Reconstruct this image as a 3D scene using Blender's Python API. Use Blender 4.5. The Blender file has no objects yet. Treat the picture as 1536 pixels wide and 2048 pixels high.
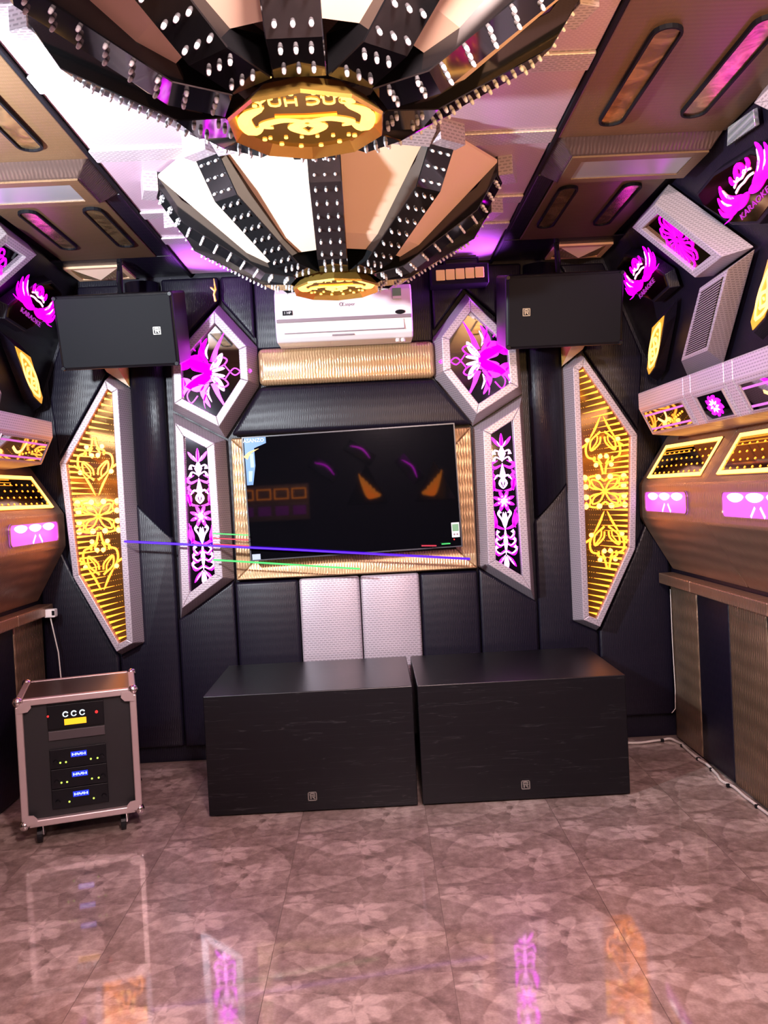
import bpy, bmesh, math, random
from mathutils import Vector, Matrix
random.seed(11)
S = bpy.context.scene
COL = S.collection
V = Vector
PI = math.pi

# ------------------------------------------------------------------ camera
FPX, VPX, VPY, ROLL = 1730.0, 745.0, 985.0, math.radians(2.85)
fw = V(((VPX - 768) / FPX, -(VPY - 1024) / FPX, 1.0)).normalized()   # room's +Y in camera (right, up, forward)
up = V((-math.sin(ROLL), math.cos(ROLL), 0.0)); up = (up - fw * up.dot(fw)).normalized()
rt = fw.cross(up)
if rt.x < 0: rt = -rt
cd = bpy.data.cameras.new('camera'); cam = bpy.data.objects.new('camera', cd); COL.objects.link(cam)
cd.sensor_fit = 'HORIZONTAL'; cd.sensor_width = 36.0; cd.lens = 36.0 * FPX / 1536.0; cd.clip_start = 0.02
cam.matrix_world = Matrix(((rt.x, rt.y, -rt.z, 0.12), (fw.x, fw.y, -fw.z, 0.0), (up.x, up.y, -up.z, 1.56), (0, 0, 0, 1)))
S.camera = cam

# ------------------------------------------------------------------ world, exposure, room lights
w = bpy.data.worlds.new('world'); S.world = w; w.use_nodes = True
w.node_tree.nodes['Background'].inputs[0].default_value = (0.02, 0.015, 0.03, 1)
w.node_tree.nodes['Background'].inputs[1].default_value = 1.0
S.view_settings.view_transform = 'Standard'; S.view_settings.look = 'None'
S.view_settings.exposure = 0.0; S.view_settings.gamma = 1.0; S.view_settings.use_curve_mapping = False

def lamp(name, kind, loc, power, col, radius=0.05, aim=None, angle=90, blend=0.5):
    d = bpy.data.lights.new(name, kind); o = bpy.data.objects.new(name, d); COL.objects.link(o)
    o.location = loc; d.energy = power; d.color = col; d.shadow_soft_size = radius
    if kind == 'SPOT':
        d.spot_size = math.radians(angle); d.spot_blend = blend
    if aim is not None:
        o.rotation_euler = (V(aim) - V(loc)).to_track_quat('-Z', 'Y').to_euler()
    return o
lamp('white_stage_lamp', 'SPOT', (-1.45, 2.30, 2.26), 540, (0.86, 0.93, 1.0), 0.05, (-0.40, 3.9, 2.70), 125, 0.6)
lamp('warm_downlight', 'POINT', (0.40, 0.80, 2.70), 370, (1.0, 0.745, 0.70), 0.12)
lamp('rear_downlight', 'POINT', (0.30, -0.9, 2.70), 170, (1.0, 0.745, 0.70), 0.12)
lamp('purple_wash_lamp_right', 'SPOT', (1.02, 4.99, 2.70), 85, (0.55, 0.10, 1.0), 0.04, (0.05, 4.62, 2.96), 100, 0.9)
lamp('purple_wash_lamp_left', 'SPOT', (-1.02, 4.99, 2.70), 85, (0.55, 0.10, 1.0), 0.04, (-0.05, 4.62, 2.96), 100, 0.9)
lamp('amber_soffit_fill', 'SPOT', (1.30, 1.0, 1.9), 190, (1.0, 0.56, 0.20), 0.08, (1.22, 2.9, 2.9), 85, 0.9)  # unseen spot added to make the right soffit more golden

# ------------------------------------------------------------------ materials
class X:                                   # tiny arithmetic wrapper over shader math nodes
    def __init__(s, nt, k): s.nt, s.k = nt, k
    def op(s, o, b=None, c=None):
        n = s.nt.nodes.new('ShaderNodeMath'); n.operation = o
        for i, v in enumerate((s, b, c)):
            if v is None: continue
            if isinstance(v, X): s.nt.links.new(v.k, n.inputs[i])
            else: n.inputs[i].default_value = v
        return X(s.nt, n.outputs[0])
    def __add__(s, b): return s.op('ADD', b)
    def __sub__(s, b): return s.op('SUBTRACT', b)
    def __mul__(s, b): return s.op('MULTIPLY', b)
    def clamp(s): return s.op('MAXIMUM', 0.0).op('MINIMUM', 1.0)

def mat(name, base, rough=0.5, metal=0.0, emit=None, es=0.0, coat=0.0, ior=1.5, pat=None, bump=0.0, col2=None, sc=1.0, trans=0.0):
    m = bpy.data.materials.new(name); m.use_nodes = True
    nt = m.node_tree; b = nt.nodes['Principled BSDF']; I = b.inputs
    I['Base Color'].default_value = (*base, 1); I['Roughness'].default_value = rough; I['Metallic'].default_value = metal
    I['IOR'].default_value = ior; I['Coat Weight'].default_value = coat; I['Coat Roughness'].default_value = 0.04
    I['Transmission Weight'].default_value = trans
    if emit:
        I['Emission Color'].default_value = (*emit, 1); I['Emission Strength'].default_value = es
    if not pat: return m
    N, L = nt.nodes.new, nt.links.new
    tc = N('ShaderNodeTexCoord'); uv = tc.outputs['UV']
    h = None
    if pat == 'croc':                      # rows of short leather ridges
        w1 = N('ShaderNodeTexWave'); w1.inputs['Scale'].default_value = 20 * sc; w1.inputs['Distortion'].default_value = 3.0
        w1.inputs['Detail'].default_value = 2.0; w1.inputs['Detail Scale'].default_value = 1.2; L(uv, w1.inputs['Vector'])
        w2 = N('ShaderNodeTexWave'); w2.bands_direction = 'Y'; w2.inputs['Scale'].default_value = 4.2 * sc
        w2.inputs['Distortion'].default_value = 1.5; L(uv, w2.inputs['Vector'])
        n1 = N('ShaderNodeTexNoise'); n1.inputs['Scale'].default_value = 6; L(uv, n1.inputs['Vector'])
        h = X(nt, w1.outputs['Fac']) * (X(nt, w2.outputs['Fac']) * 0.8 + 0.2) + X(nt, n1.outputs['Fac']) * 0.6
        if col2:
            mx = N('ShaderNodeMix'); mx.data_type = 'RGBA'; mx.inputs[6].default_value = (*base, 1); mx.inputs[7].default_value = (*col2, 1)
            L((h * 0.62).clamp().k, mx.inputs[0]); L(mx.outputs[2], I['Base Color'])
    elif pat == 'weave':                   # offset oblong dots of the woven silver vinyl
        br = N('ShaderNodeTexBrick'); br.inputs['Scale'].default_value = 1.0
        br.inputs['Brick Width'].default_value = 0.024 * sc; br.inputs['Row Height'].default_value = 0.013 * sc
        br.inputs['Mortar Size'].default_value = 0.0044 * sc; br.inputs['Mortar Smooth'].default_value = 0.35
        for k in ('Color1', 'Color2'): br.inputs[k].default_value = (*col2, 1)
        br.inputs['Mortar'].default_value = (*base, 1)
        L(uv, br.inputs['Vector']); L(br.outputs['Color'], I['Base Color']); h = X(nt, br.outputs['Fac'])
    elif pat == 'grain':                   # stretched wood grain, thin pale lines
        mp = N('ShaderNodeMapping'); mp.inputs['Scale'].default_value = (1.1 * sc, 26 * sc, 1); L(uv, mp.inputs[0])
        n1 = N('ShaderNodeTexNoise'); n1.inputs['Scale'].default_value = 1.6; n1.inputs['Detail'].default_value = 3.0; n1.inputs['Distortion'].default_value = 0.25
        L(mp.outputs[0], n1.inputs['Vector'])
        f = ((X(nt, n1.outputs['Fac']) - 0.52).op('ABSOLUTE') * -150.0 + 1.0).clamp()
        mx = N('ShaderNodeMix'); mx.data_type = 'RGBA'; mx.inputs[6].default_value = (*base, 1); mx.inputs[7].default_value = (*col2, 1)
        L(f.k, mx.inputs[0]); L(mx.outputs[2], I['Base Color']); h = f
    elif pat == 'marble':                  # smoky antique-mirror clouding
        n1 = N('ShaderNodeTexNoise'); n1.inputs['Scale'].default_value = 9 * sc; n1.inputs['Detail'].default_value = 6; n1.inputs['Distortion'].default_value = 1.4
        L(uv, n1.inputs['Vector'])
        mx = N('ShaderNodeMix'); mx.data_type = 'RGBA'; mx.inputs[6].default_value = (*base, 1); mx.inputs[7].default_value = (*col2, 1)
        L(((X(nt, n1.outputs['Fac']) - 0.42) * 5.0).clamp().k, mx.inputs[0]); L(mx.outputs[2], I['Base Color']); h = X(nt, n1.outputs['Fac'])
    elif pat == 'grille':
        w1 = N('ShaderNodeTexWave'); w1.bands_direction = 'Y'; w1.inputs['Scale'].default_value = 22 * sc; L(uv, w1.inputs['Vector'])
        mx = N('ShaderNodeMix'); mx.data_type = 'RGBA'; mx.inputs[6].default_value = (*base, 1); mx.inputs[7].default_value = (*col2, 1)
        L(w1.outputs['Fac'], mx.inputs[0]); L(mx.outputs[2], I['Base Color']); h = X(nt, w1.outputs['Fac'])
    if bump and h is not None:
        bp = N('ShaderNodeBump'); bp.inputs['Strength'].default_value = bump; bp.inputs['Distance'].default_value = 0.004
        L(h.k, bp.inputs['Height']); L(bp.outputs[0], I['Normal'])
    return m

BLACK = mat('black_croc_leather', (0.0055, 0.004, 0.011), 0.40, pat='croc', bump=0.16, sc=1.5, ior=1.36)
GOLD = mat('gold_croc_leather', (0.36, 0.22, 0.11), 0.34, 0.5, pat='croc', bump=0.55, col2=(0.70, 0.48, 0.27))
BRONZE = mat('bronze_croc_leather', (0.20, 0.115, 0.076), 0.31, 0.6, pat='croc', bump=0.5, col2=(0.48, 0.29, 0.195))
DBRONZE = mat('dark_bronze_leather', (0.05, 0.03, 0.026), 0.34, 0.4, pat='croc', bump=0.4, col2=(0.11, 0.068, 0.056))
WAINS = mat('gold_wainscot_leather', (0.13, 0.082, 0.052), 0.30, 0.55, pat='croc', bump=0.7, sc=0.8, col2=(0.36, 0.235, 0.15))
SOFFIT = mat('bronze_soffit_leather', (0.115, 0.066, 0.034), 0.38, 0.45, pat='croc', bump=0.12, sc=3.2, col2=(0.18, 0.108, 0.057))
SILVER = mat('silver_woven_vinyl', (0.47, 0.395, 0.445), 0.34, 0.25, pat='weave', bump=0.15, col2=(0.29, 0.245, 0.275))
SATIN = mat('satin_ceiling_vinyl', (0.47, 0.325, 0.415), 0.33, 0.10, pat='weave', bump=0.08, sc=0.8, col2=(0.385, 0.26, 0.34))
PANELW = mat('ivory_panel', (0.80, 0.57, 0.43), 0.45)
BGLOSS = mat('black_gloss_acrylic', (0.008, 0.008, 0.009), 0.06, ior=1.75, coat=0.3)
BMATTE = mat('black_matte', (0.004, 0.004, 0.006), 0.6, ior=1.22)
BLACKPL = mat('black_plastic', (0.004, 0.004, 0.006), 0.42, ior=1.3)
MIRROR = mat('smoked_mirror', (0.42, 0.40, 0.46), 0.03, 1.0)
AMIRROR = mat('amber_mirror', (0.30, 0.16, 0.055), 0.08, 1.0)
INFIN = mat('amber_infinity_reflection_glow', (0.30, 0.16, 0.055), 0.10, 0.9, emit=(1.0, 0.36, 0.03), es=0.045)  # faint emission stands in for amber reflections between the mirrors
DISC = mat('lit_amber_disc', (0.30, 0.16, 0.04), 0.12, 0.8, emit=(1.0, 0.40, 0.03), es=0.13)
GMIRROR = mat('gold_mirror', (0.84, 0.54, 0.12), 0.26, 0.85)
ANTIQUE = mat('antique_mirror', (0.26, 0.16, 0.08), 0.24, 0.85, pat='marble', bump=0.5, col2=(0.55, 0.36, 0.18))
BLUEM = mat('pale_mirror_sheet', (0.34, 0.36, 0.40), 0.30, 0.6)
MAG = mat('magenta_edge_light', (0.3, 0.0, 0.3), 0.4, emit=(0.86, 0.0, 1.0), es=6.0)
MAGW = mat('white_magenta_light', (0.6, 0.4, 0.6), 0.4, emit=(1.0, 0.40, 1.0), es=3.2)
MAGD = mat('dim_magenta_light', (0.2, 0.0, 0.2), 0.4, emit=(0.40, 0.05, 0.55), es=0.7)
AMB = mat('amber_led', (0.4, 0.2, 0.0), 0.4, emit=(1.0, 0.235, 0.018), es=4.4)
AMBW = mat('bright_amber_led', (0.5, 0.4, 0.1), 0.4, emit=(1.0, 0.42, 0.08), es=4.5)
AMBD = mat('dim_amber_glow', (0.3, 0.15, 0.0), 0.4, emit=(1.0, 0.34, 0.02), es=1.2)
WINDOW = mat('magenta_backlit_window', (0.4, 0.1, 0.4), 0.25, emit=(0.66, 0.07, 0.88), es=1.0)
WTUBE = mat('white_tube_light', (0.8, 0.8, 0.8), 0.4, emit=(1.0, 0.86, 1.0), es=2.6)
LEDM = mat('clear_led_lens', (0.80, 0.80, 0.84), 0.12, 0.0, coat=0.5)
WHITE = mat('white_plastic', (0.86, 0.80, 0.80), 0.30)
GREYP = mat('mauve_grey_plastic', (0.26, 0.20, 0.22), 0.4)
ALU = mat('aluminium_edge', (0.52, 0.42, 0.42), 0.38, 0.6)
STEEL = mat('steel_corner', (0.75, 0.72, 0.72), 0.2, 1.0)
SUBW = mat('black_wood_grain', (0.0035, 0.0033, 0.005), 0.34, pat='grain', ior=1.36, bump=0.05, sc=0.7, col2=(0.022, 0.021, 0.023))
CASEBLK = mat('rack_black_panel', (0.006, 0.006, 0.008), 0.5)
CASETOP = mat('rack_brown_laminate', (0.045, 0.028, 0.022), 0.28)
SCREEN = mat('tv_glass', (0.002, 0.002, 0.003), 0.03, ior=1.5)
BEZEL = mat('tv_bezel', (0.05, 0.05, 0.06), 0.3)
EMBLEM = mat('grey_emblem', (0.30, 0.28, 0.25), 0.4, 0.6)
STBLUE = mat('blue_sticker', (0.05, 0.18, 0.45), 0.4)
STORNG = mat('orange_print', (0.75, 0.42, 0.08), 0.4)
STWHITE = mat('white_print', (0.85, 0.85, 0.85), 0.4)
STGREEN = mat('green_print', (0.16, 0.36, 0.20), 0.4)
LCDA = mat('amber_lcd', (0.4, 0.2, 0.0), 0.4, emit=(1.0, 0.50, 0.02), es=1.3)
LCDB = mat('blue_lcd', (0.0, 0.0, 0.2), 0.4, emit=(0.02, 0.05, 1.0), es=1.2)
LCDW = mat('pale_lcd_digits', (0.5, 0.6, 0.8), 0.4, emit=(0.5, 0.75, 1.0), es=1.3)
REDL = mat('red_led', (0.3, 0, 0), 0.4, emit=(1.0, 0.03, 0.03), es=1.5)
GRNL = mat('green_led', (0.2, 0.4, 0), 0.4, emit=(0.65, 0.9, 0.15), es=1.2)
LBLUE = mat('blue_laser', (0, 0, 0.2), 0.4, emit=(0.10, 0.0, 1.0), es=1.3)
LGREEN = mat('green_laser', (0, 0.2, 0), 0.4, emit=(0.10, 0.85, 0.22), es=1.1)
LRED = mat('red_laser', (0.2, 0, 0), 0.4, emit=(0.95, 0.06, 0.12), es=1.0)
YELLOW = mat('yellow_ribbon', (0.70, 0.50, 0.04), 0.5)
CABLE = mat('white_cable', (0.62, 0.56, 0.52), 0.5)
CELL = mat('amber_cell', (0.3, 0.16, 0.05), 0.4, emit=(0.85, 0.42, 0.14), es=0.45)
GROUT = mat('floor_grout', (0.20, 0.14, 0.125), 0.7)

def tile_material():
    m = bpy.data.materials.new('floral_floor_tile'); m.use_nodes = True
    nt = m.node_tree; b = nt.nodes['Principled BSDF']; N, L = nt.nodes.new, nt.links.new
    tc = N('ShaderNodeTexCoord'); wn = N('ShaderNodeTexNoise'); wn.inputs['Scale'].default_value = 8; wn.inputs['Detail'].default_value = 4
    L(tc.outputs['Object'], wn.inputs['Vector'])
    sp = N('ShaderNodeSeparateXYZ'); L(tc.outputs['Object'], sp.inputs[0])
    sc_ = N('ShaderNodeSeparateColor'); L(wn.outputs['Color'], sc_.inputs[0])
    x = X(nt, sp.outputs[0]) + (X(nt, sc_.outputs[0]) - 0.5) * 0.10
    y = X(nt, sp.outputs[1]) + (X(nt, sc_.outputs[1]) - 0.5) * 0.10
    def n(scale, det=5, dist=0.0):
        q = N('ShaderNodeTexNoise'); q.inputs['Scale'].default_value = scale; q.inputs['Detail'].default_value = det; q.inputs['Distortion'].default_value = dist
        L(tc.outputs['Object'], q.inputs['Vector']); return X(nt, q.outputs['Fac'])
    fine, cloud, spk = n(26), n(7, 4, 0.6), n(120, 2)
    val = cloud * 0.60 + fine * 0.66 + spk * 0.26 - 0.37
    def polar(cx, cy):
        dx, dy = x - cx, y - cy
        return (dx * dx + dy * dy).op('SQRT'), dy.op('ARCTAN2', dx)
    for cx, cy, R in ((-0.02, 0.42, 0.36), (0.22, 0.16, 0.24), (-0.24, -0.02, 0.26), (0.02, -0.06, 0.28), (0.27, -0.22, 0.19), (-0.18, -0.32, 0.2)):
        r, th = polar(cx, cy)                       # scalloped petal-cloud rims: pale edge, soft shade outside it
        q = r * (1.0 / R) + (th * 5.0).op('SINE') * 0.05
        inside = ((q * -1.0 + 1.0) * 40.0).clamp()
        val = val + inside * (q * q * q) * 0.12 - ((q - 1.0) * -7.0 + 1.0).clamp() * (inside * -1.0 + 1.0) * 0.07
    for cx, cy, R, k, ph in ((0.11, -0.10, 0.135, 2.5, 0.4), (0.00, 0.13, 0.11, 3.0, 1.1), (-0.22, 0.24, 0.08, 2.5, 0.0)):
        r, th = polar(cx, cy)
        pet = ((th * k + ph).op('COSINE').op('ABSOLUTE') * 0.6 + 0.4) * R
        mask = ((pet - r) * 60.0).clamp()
        core = ((r * -1.0 + R * 0.2) * 80.0).clamp()
        val = val + mask * 0.20 - core * 0.25
    cr = N('ShaderNodeValToRGB'); L(val.k, cr.inputs[0])
    e = cr.color_ramp.elements
    e[0].position = 0.10; e[0].color = (0.11, 0.072, 0.06, 1); e[1].position = 0.90; e[1].color = (0.66, 0.53, 0.48, 1)
    k = e.new(0.44); k.color = (0.305, 0.222, 0.194, 1)
    L(cr.outputs[0], b.inputs['Base Color'])
    b.inputs['Roughness'].default_value = 0.34; b.inputs['Coat Weight'].default_value = 0.8; b.inputs['Coat IOR'].default_value = 1.65; b.inputs['Coat Roughness'].default_value = 0.045
    return m
TILE = tile_material()

# ------------------------------------------------------------------ mesh helpers
class MB:
    def __init__(s): s.v, s.f = [], []
    def add(s, vs, fs):
        o = len(s.v); s.v += [V(p) for p in vs]; s.f += [tuple(i + o for i in f) for f in fs]; return s
    def frustum(s, A, B):
        n = len(A)
        return s.add(list(A) + list(B), [tuple(range(n))[::-1], tuple(range(n, 2 * n))] + [(i, (i + 1) % n, n + (i + 1) % n, n + i) for i in range(n)])
    def ring(s, *loops):                 # closed band through successive polygon loops
        n, k = len(loops[0]), len(loops)
        fs = []
        for j in range(k):
            a, b = j * n, ((j + 1) % k) * n
            fs += [(a + i, a + (i + 1) % n, b + (i + 1) % n, b + i) for i in range(n)]
        return s.add([p for l in loops for p in l], fs)
    def box(s, c, d, R=None):
        c = V(c); P = []
        for z in (-.5, .5):
            for x, y in ((-.5, -.5), (.5, -.5), (.5, .5), (-.5, .5)):
                q = V((x * d[0], y * d[1], z * d[2])); P.append(c + (R @ q if R else q))
        return s.frustum(P[:4], P[4:])
    def tube(s, pts, r, seg=8, radii=None):
        pts = [V(p) for p in pts]; n = len(pts); vs = []; fs = []; prev = None
        for i, p in enumerate(pts):
            t = (pts[min(i + 1, n - 1)] - pts[max(i - 1, 0)]).normalized()
            a = prev if prev is not None and abs(prev.dot(t)) < 0.95 else (V((0, 0, 1)) if abs(t.z) < 0.9 else V((1, 0, 0)))
            a = (a - t * a.dot(t)).normalized(); prev = a; b = t.cross(a); rr = radii[i] if radii else r
            vs += [p + a * rr * math.cos(2 * PI * k / seg) + b * rr * math.sin(2 * PI * k / seg) for k in range(seg)]
        for i in range(n - 1):
            fs += [(i * seg + k, i * seg + (k + 1) % seg, (i + 1) * seg + (k + 1) % seg, (i + 1) * seg + k) for k in range(seg)]
        fs += [tuple(range(seg))[::-1], tuple(range((n - 1) * seg, n * seg))]
        return s.add(vs, fs)
    def lathe(s, prof, c, ax=(0, 0, 1), seg=16):
        ax = V(ax).normalized(); a = V((1, 0, 0)) if abs(ax.x) < 0.9 else V((0, 1, 0)); a = (a - ax * a.dot(ax)).normalized(); b = ax.cross(a); c = V(c)
        L = [[c + ax * h + (a * math.cos(2 * PI * k / seg) + b * math.sin(2 * PI * k / seg)) * max(r, 1e-4) for k in range(seg)] for r, h in prof]
        vs = [p for l in L for p in l]; fs = []
        for j in range(len(L) - 1):
            fs += [(j * seg + k, j * seg + (k + 1) % seg, (j + 1) * seg + (k + 1) % seg, (j + 1) * seg + k) for k in range(seg)]
        fs += [tuple(range(seg))[::-1], tuple(range((len(L) - 1) * seg, len(L) * seg))]
        return s.add(vs, fs)
    def build(s, name, m, parent=None, smooth=False, bevel=0.0, bseg=2, **props):
        off = V((0, 0, 0)); q = parent
        while q is not None: off += q.location; q = q.parent
        me = bpy.data.meshes.new(name); me.from_pydata([tuple(p - off) for p in s.v], [], s.f)
        bm = bmesh.new(); bm.from_mesh(me); bmesh.ops.recalc_face_normals(bm, faces=bm.faces)
        if bevel:
            es = [e for e in bm.edges if len(e.link_faces) == 2 and e.calc_face_angle(0) > 0.5]
            bmesh.ops.bevel(bm, geom=es, offset=bevel, segments=bseg, profile=0.5, affect='EDGES', clamp_overlap=True)
        ul = bm.loops.layers.uv.new('UVMap')
        for f in bm.faces:
            n = f.normal; t = V((0, 0, 1)).cross(n) if abs(n.z) < 0.93 else V((1, 0, 0))
            t = t.normalized() if t.length > 1e-6 else V((1, 0, 0)); b = n.cross(t)
            for l in f.loops:
                c = l.vert.co + off; l[ul].uv = (c.dot(t), c.dot(b))
            f.smooth = smooth
        bm.to_mesh(me); bm.free(); me.materials.append(m)
        o = bpy.data.objects.new(name, me); COL.objects.link(o); o.parent = parent
        for k, v in props.items(): o[k] = v
        return o

def thing(name, loc, label, cat, group=None):
    o = bpy.data.objects.new(name, None); COL.objects.link(o); o.location = loc; o.empty_display_size = 0.1
    o['label'] = label; o['category'] = cat
    if group: o['group'] = group
    return o
def kids(o): return [c for c in bpy.data.objects if c.parent == o]
def copy_tree(o, parent=None):
    c = o.copy(); COL.objects.link(c); c.parent = parent
    for k in kids(o): copy_tree(k, c)
    return c

class Fr:                                  # a flat frame on a surface: (a, b) in the plane, c out of it
    def __init__(s, O, u, v): s.O, s.u, s.v = V(O), V(u).normalized(), V(v).normalized(); s.n = s.u.cross(s.v).normalized()
    def __call__(s, a, b, c=0.0): return s.O + s.u * a + s.v * b + s.n * c

def spline(P, n=6):
    P = [V((p[0], p[1], 0)) for p in P]; out = []
    for i in range(len(P) - 1):
        a, b, c, d = P[max(i - 1, 0)], P[i], P[i + 1], P[min(i + 2, len(P) - 1)]
        for k in range(n):
            t = k / n
            out.append(0.5 * ((2 * b) + (c - a) * t + (2 * a - 5 * b + 4 * c - d) * t * t + (3 * b - a - 3 * c + d) * t ** 3))
    return out + [P[-1]]
def stroke(mb, fr, pts, w, kind='line', th=0.002, lift=0.0, mirror=None, n=6, flip=1):
    """engraved line or leaf: a thin raised ribbon on frame fr; mirror='a'/'b' repeats it mirrored"""
    for sg in ((1, -1) if mirror else (1,)):
        P = [(p[0] * (sg if mirror == 'a' else 1), p[1] * (sg if mirror == 'b' else 1)) for p in pts]
        P = spline(P, n) if len(P) > 2 else [V((*P[0], 0)), (V((*P[0], 0)) + V((*P[1], 0))) / 2, V((*P[1], 0))]
        m = len(P); A = []; B = []
        for i, p in enumerate(P):
            d = (P[min(i + 1, m - 1)] - P[max(i - 1, 0)]); d = d.normalized() if d.length > 1e-9 else V((1, 0, 0))
            q = V((-d.y, d.x, 0)); t = i / (m - 1)
            ww = w * {'line': 1.0, 'leaf': max(math.sin(PI * t) ** 0.7, 0.06), 'taper': max(1 - t, 0.08), 'bulb': 0.45 + 0.9 * t ** 3}[kind] * 0.5
            A.append(p + q * ww); B.append(p - q * ww)
        vs = [fr(p.x, p.y, lift) for p in A] + [fr(p.x, p.y, lift) for p in B] + [fr(p.x, p.y, lift + th) for p in A] + [fr(p.x, p.y, lift + th) for p in B]
        fs = []
        for i in range(m - 1):
            fs += [(i, i + 1, m + i + 1, m + i), (2 * m + i, 3 * m + i, 3 * m + i + 1, 2 * m + i + 1), (i, 2 * m + i, 2 * m + i + 1, i + 1), (m + i, m + i + 1, 3 * m + i + 1, 3 * m + i)]
        fs += [(0, m, 3 * m, 2 * m), (m - 1, 3 * m - 1, 4 * m - 1, 2 * m - 1)]
        mb.add(vs, fs)
def dot(mb, fr, a, b, r, lift=0.0, th=0.003, seg=8):
    A = [fr(a + r * math.cos(2 * PI * k / seg), b + r * math.sin(2 * PI * k / seg), lift) for k in range(seg)]
    mb.frustum(A, [p + fr.n * th for p in A])
def plate(mb, fr, poly, c0, c1):
    mb.frustum([fr(a, b, c0) for a, b in poly], [fr(a, b, c1) for a, b in poly])
def inset(poly, d):
    P = [V((a, b, 0)) for a, b in poly]; n = len(P); area = sum(P[i].x * P[(i + 1) % n].y - P[(i + 1) % n].x * P[i].y for i in range(n)); sg = 1 if area > 0 else -1
    out = []
    for i in range(n):
        p, a, b = P[i], P[i - 1], P[(i + 1) % n]
        e1, e2 = (p - a).normalized(), (b - p).normalized()
        n1, n2 = V((-e1.y, e1.x, 0)) * sg, V((-e2.y, e2.x, 0)) * sg
        k = (n1 + n2) / max(1 + n1.dot(n2), 0.2); q = p + k * d; out.append((q.x, q.y))
    return out
def text(mb, fr, s, size, a=0.0, b=0.0, th=0.002, lift=0.0, rot=0.0, sx=1.0):
    cu = bpy.data.curves.new('lettering', 'FONT'); cu.body = s; cu.size = size; cu.align_x = 'CENTER'; cu.align_y = 'CENTER'; cu.extrude = th / 2; cu.resolution_u = 2
    o = bpy.data.objects.new('lettering', cu); COL.objects.link(o)
    me = bpy.data.meshes.new_from_object(o.evaluated_get(bpy.context.evaluated_depsgraph_get()))
    c, sn = math.cos(rot), math.sin(rot)
    mb.add([fr(a + sx * v.co.x * c - v.co.y * sn, b + sx * v.co.x * sn + v.co.y * c, lift + v.co.z + th / 2) for v in me.vertices], [tuple(p.vertices) for p in me.polygons])
    bpy.data.objects.remove(o); bpy.data.curves.remove(cu); bpy.data.meshes.remove(me)
def struct(o): o['kind'] = 'structure'; return o
SIDE = {1: 'right', -1: 'left'}

# ================================================================== the room shell
YB = 5.20                                            # back wall plane
CEIL = 2.91
fl = struct(MB().box((0, 1.85, -0.03), (3.9, 6.9, 0.052)).build('floor', GROUT))
tm = MB(); tm.frustum([(a * .2994, b * .29985, z) for a, b, z in ((-1, -1, -.006), (1, -1, -.006), (1, 1, -.006), (-1, 1, -.006))], [(a * .2992, b * .29985, 0) for a, b in ((-1, -1), (1, -1), (1, 1), (-1, 1))])
t0 = tm.build('floor_tile', TILE)
first = True
for j in range(9):
    for i in range(7):
        cx, cy = -1.9 + 0.6 * i + 0.0 - 0.1 + 0.2, 4.86 - 0.6 * j
        o = t0 if first else t0.copy()
        if not first: COL.objects.link(o)
        first = False
        o.parent = fl; o.location = (cx + 0.0, cy, 0.0)
ceil = struct(MB().box((0, 1.85, CEIL + 0.055), (3.9, 6.9, 0.09)).build('ceiling', BMATTE))
wb = struct(MB().box((0, YB + 0.05, 1.48), (3.9, 0.1, 2.96)).build('wall_back', BLACK))
wr = struct(MB().box((0, -1.55, 1.48), (3.9, 0.1, 2.96)).build('wall_rear', BLACK))
WALL = {}
for s in (1, -1):
    prof = [(1.89, -0.0), (1.89, 2.06), (1.56, CEIL + 0.01), (1.97, CEIL + 0.01), (1.97, 0)]
    WALL[s] = struct(MB().frustum([(s * a, -1.5, b) for a, b in prof], [(s * a, YB, b) for a, b in prof]).build('wall_' + SIDE[s], BLACK))

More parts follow.
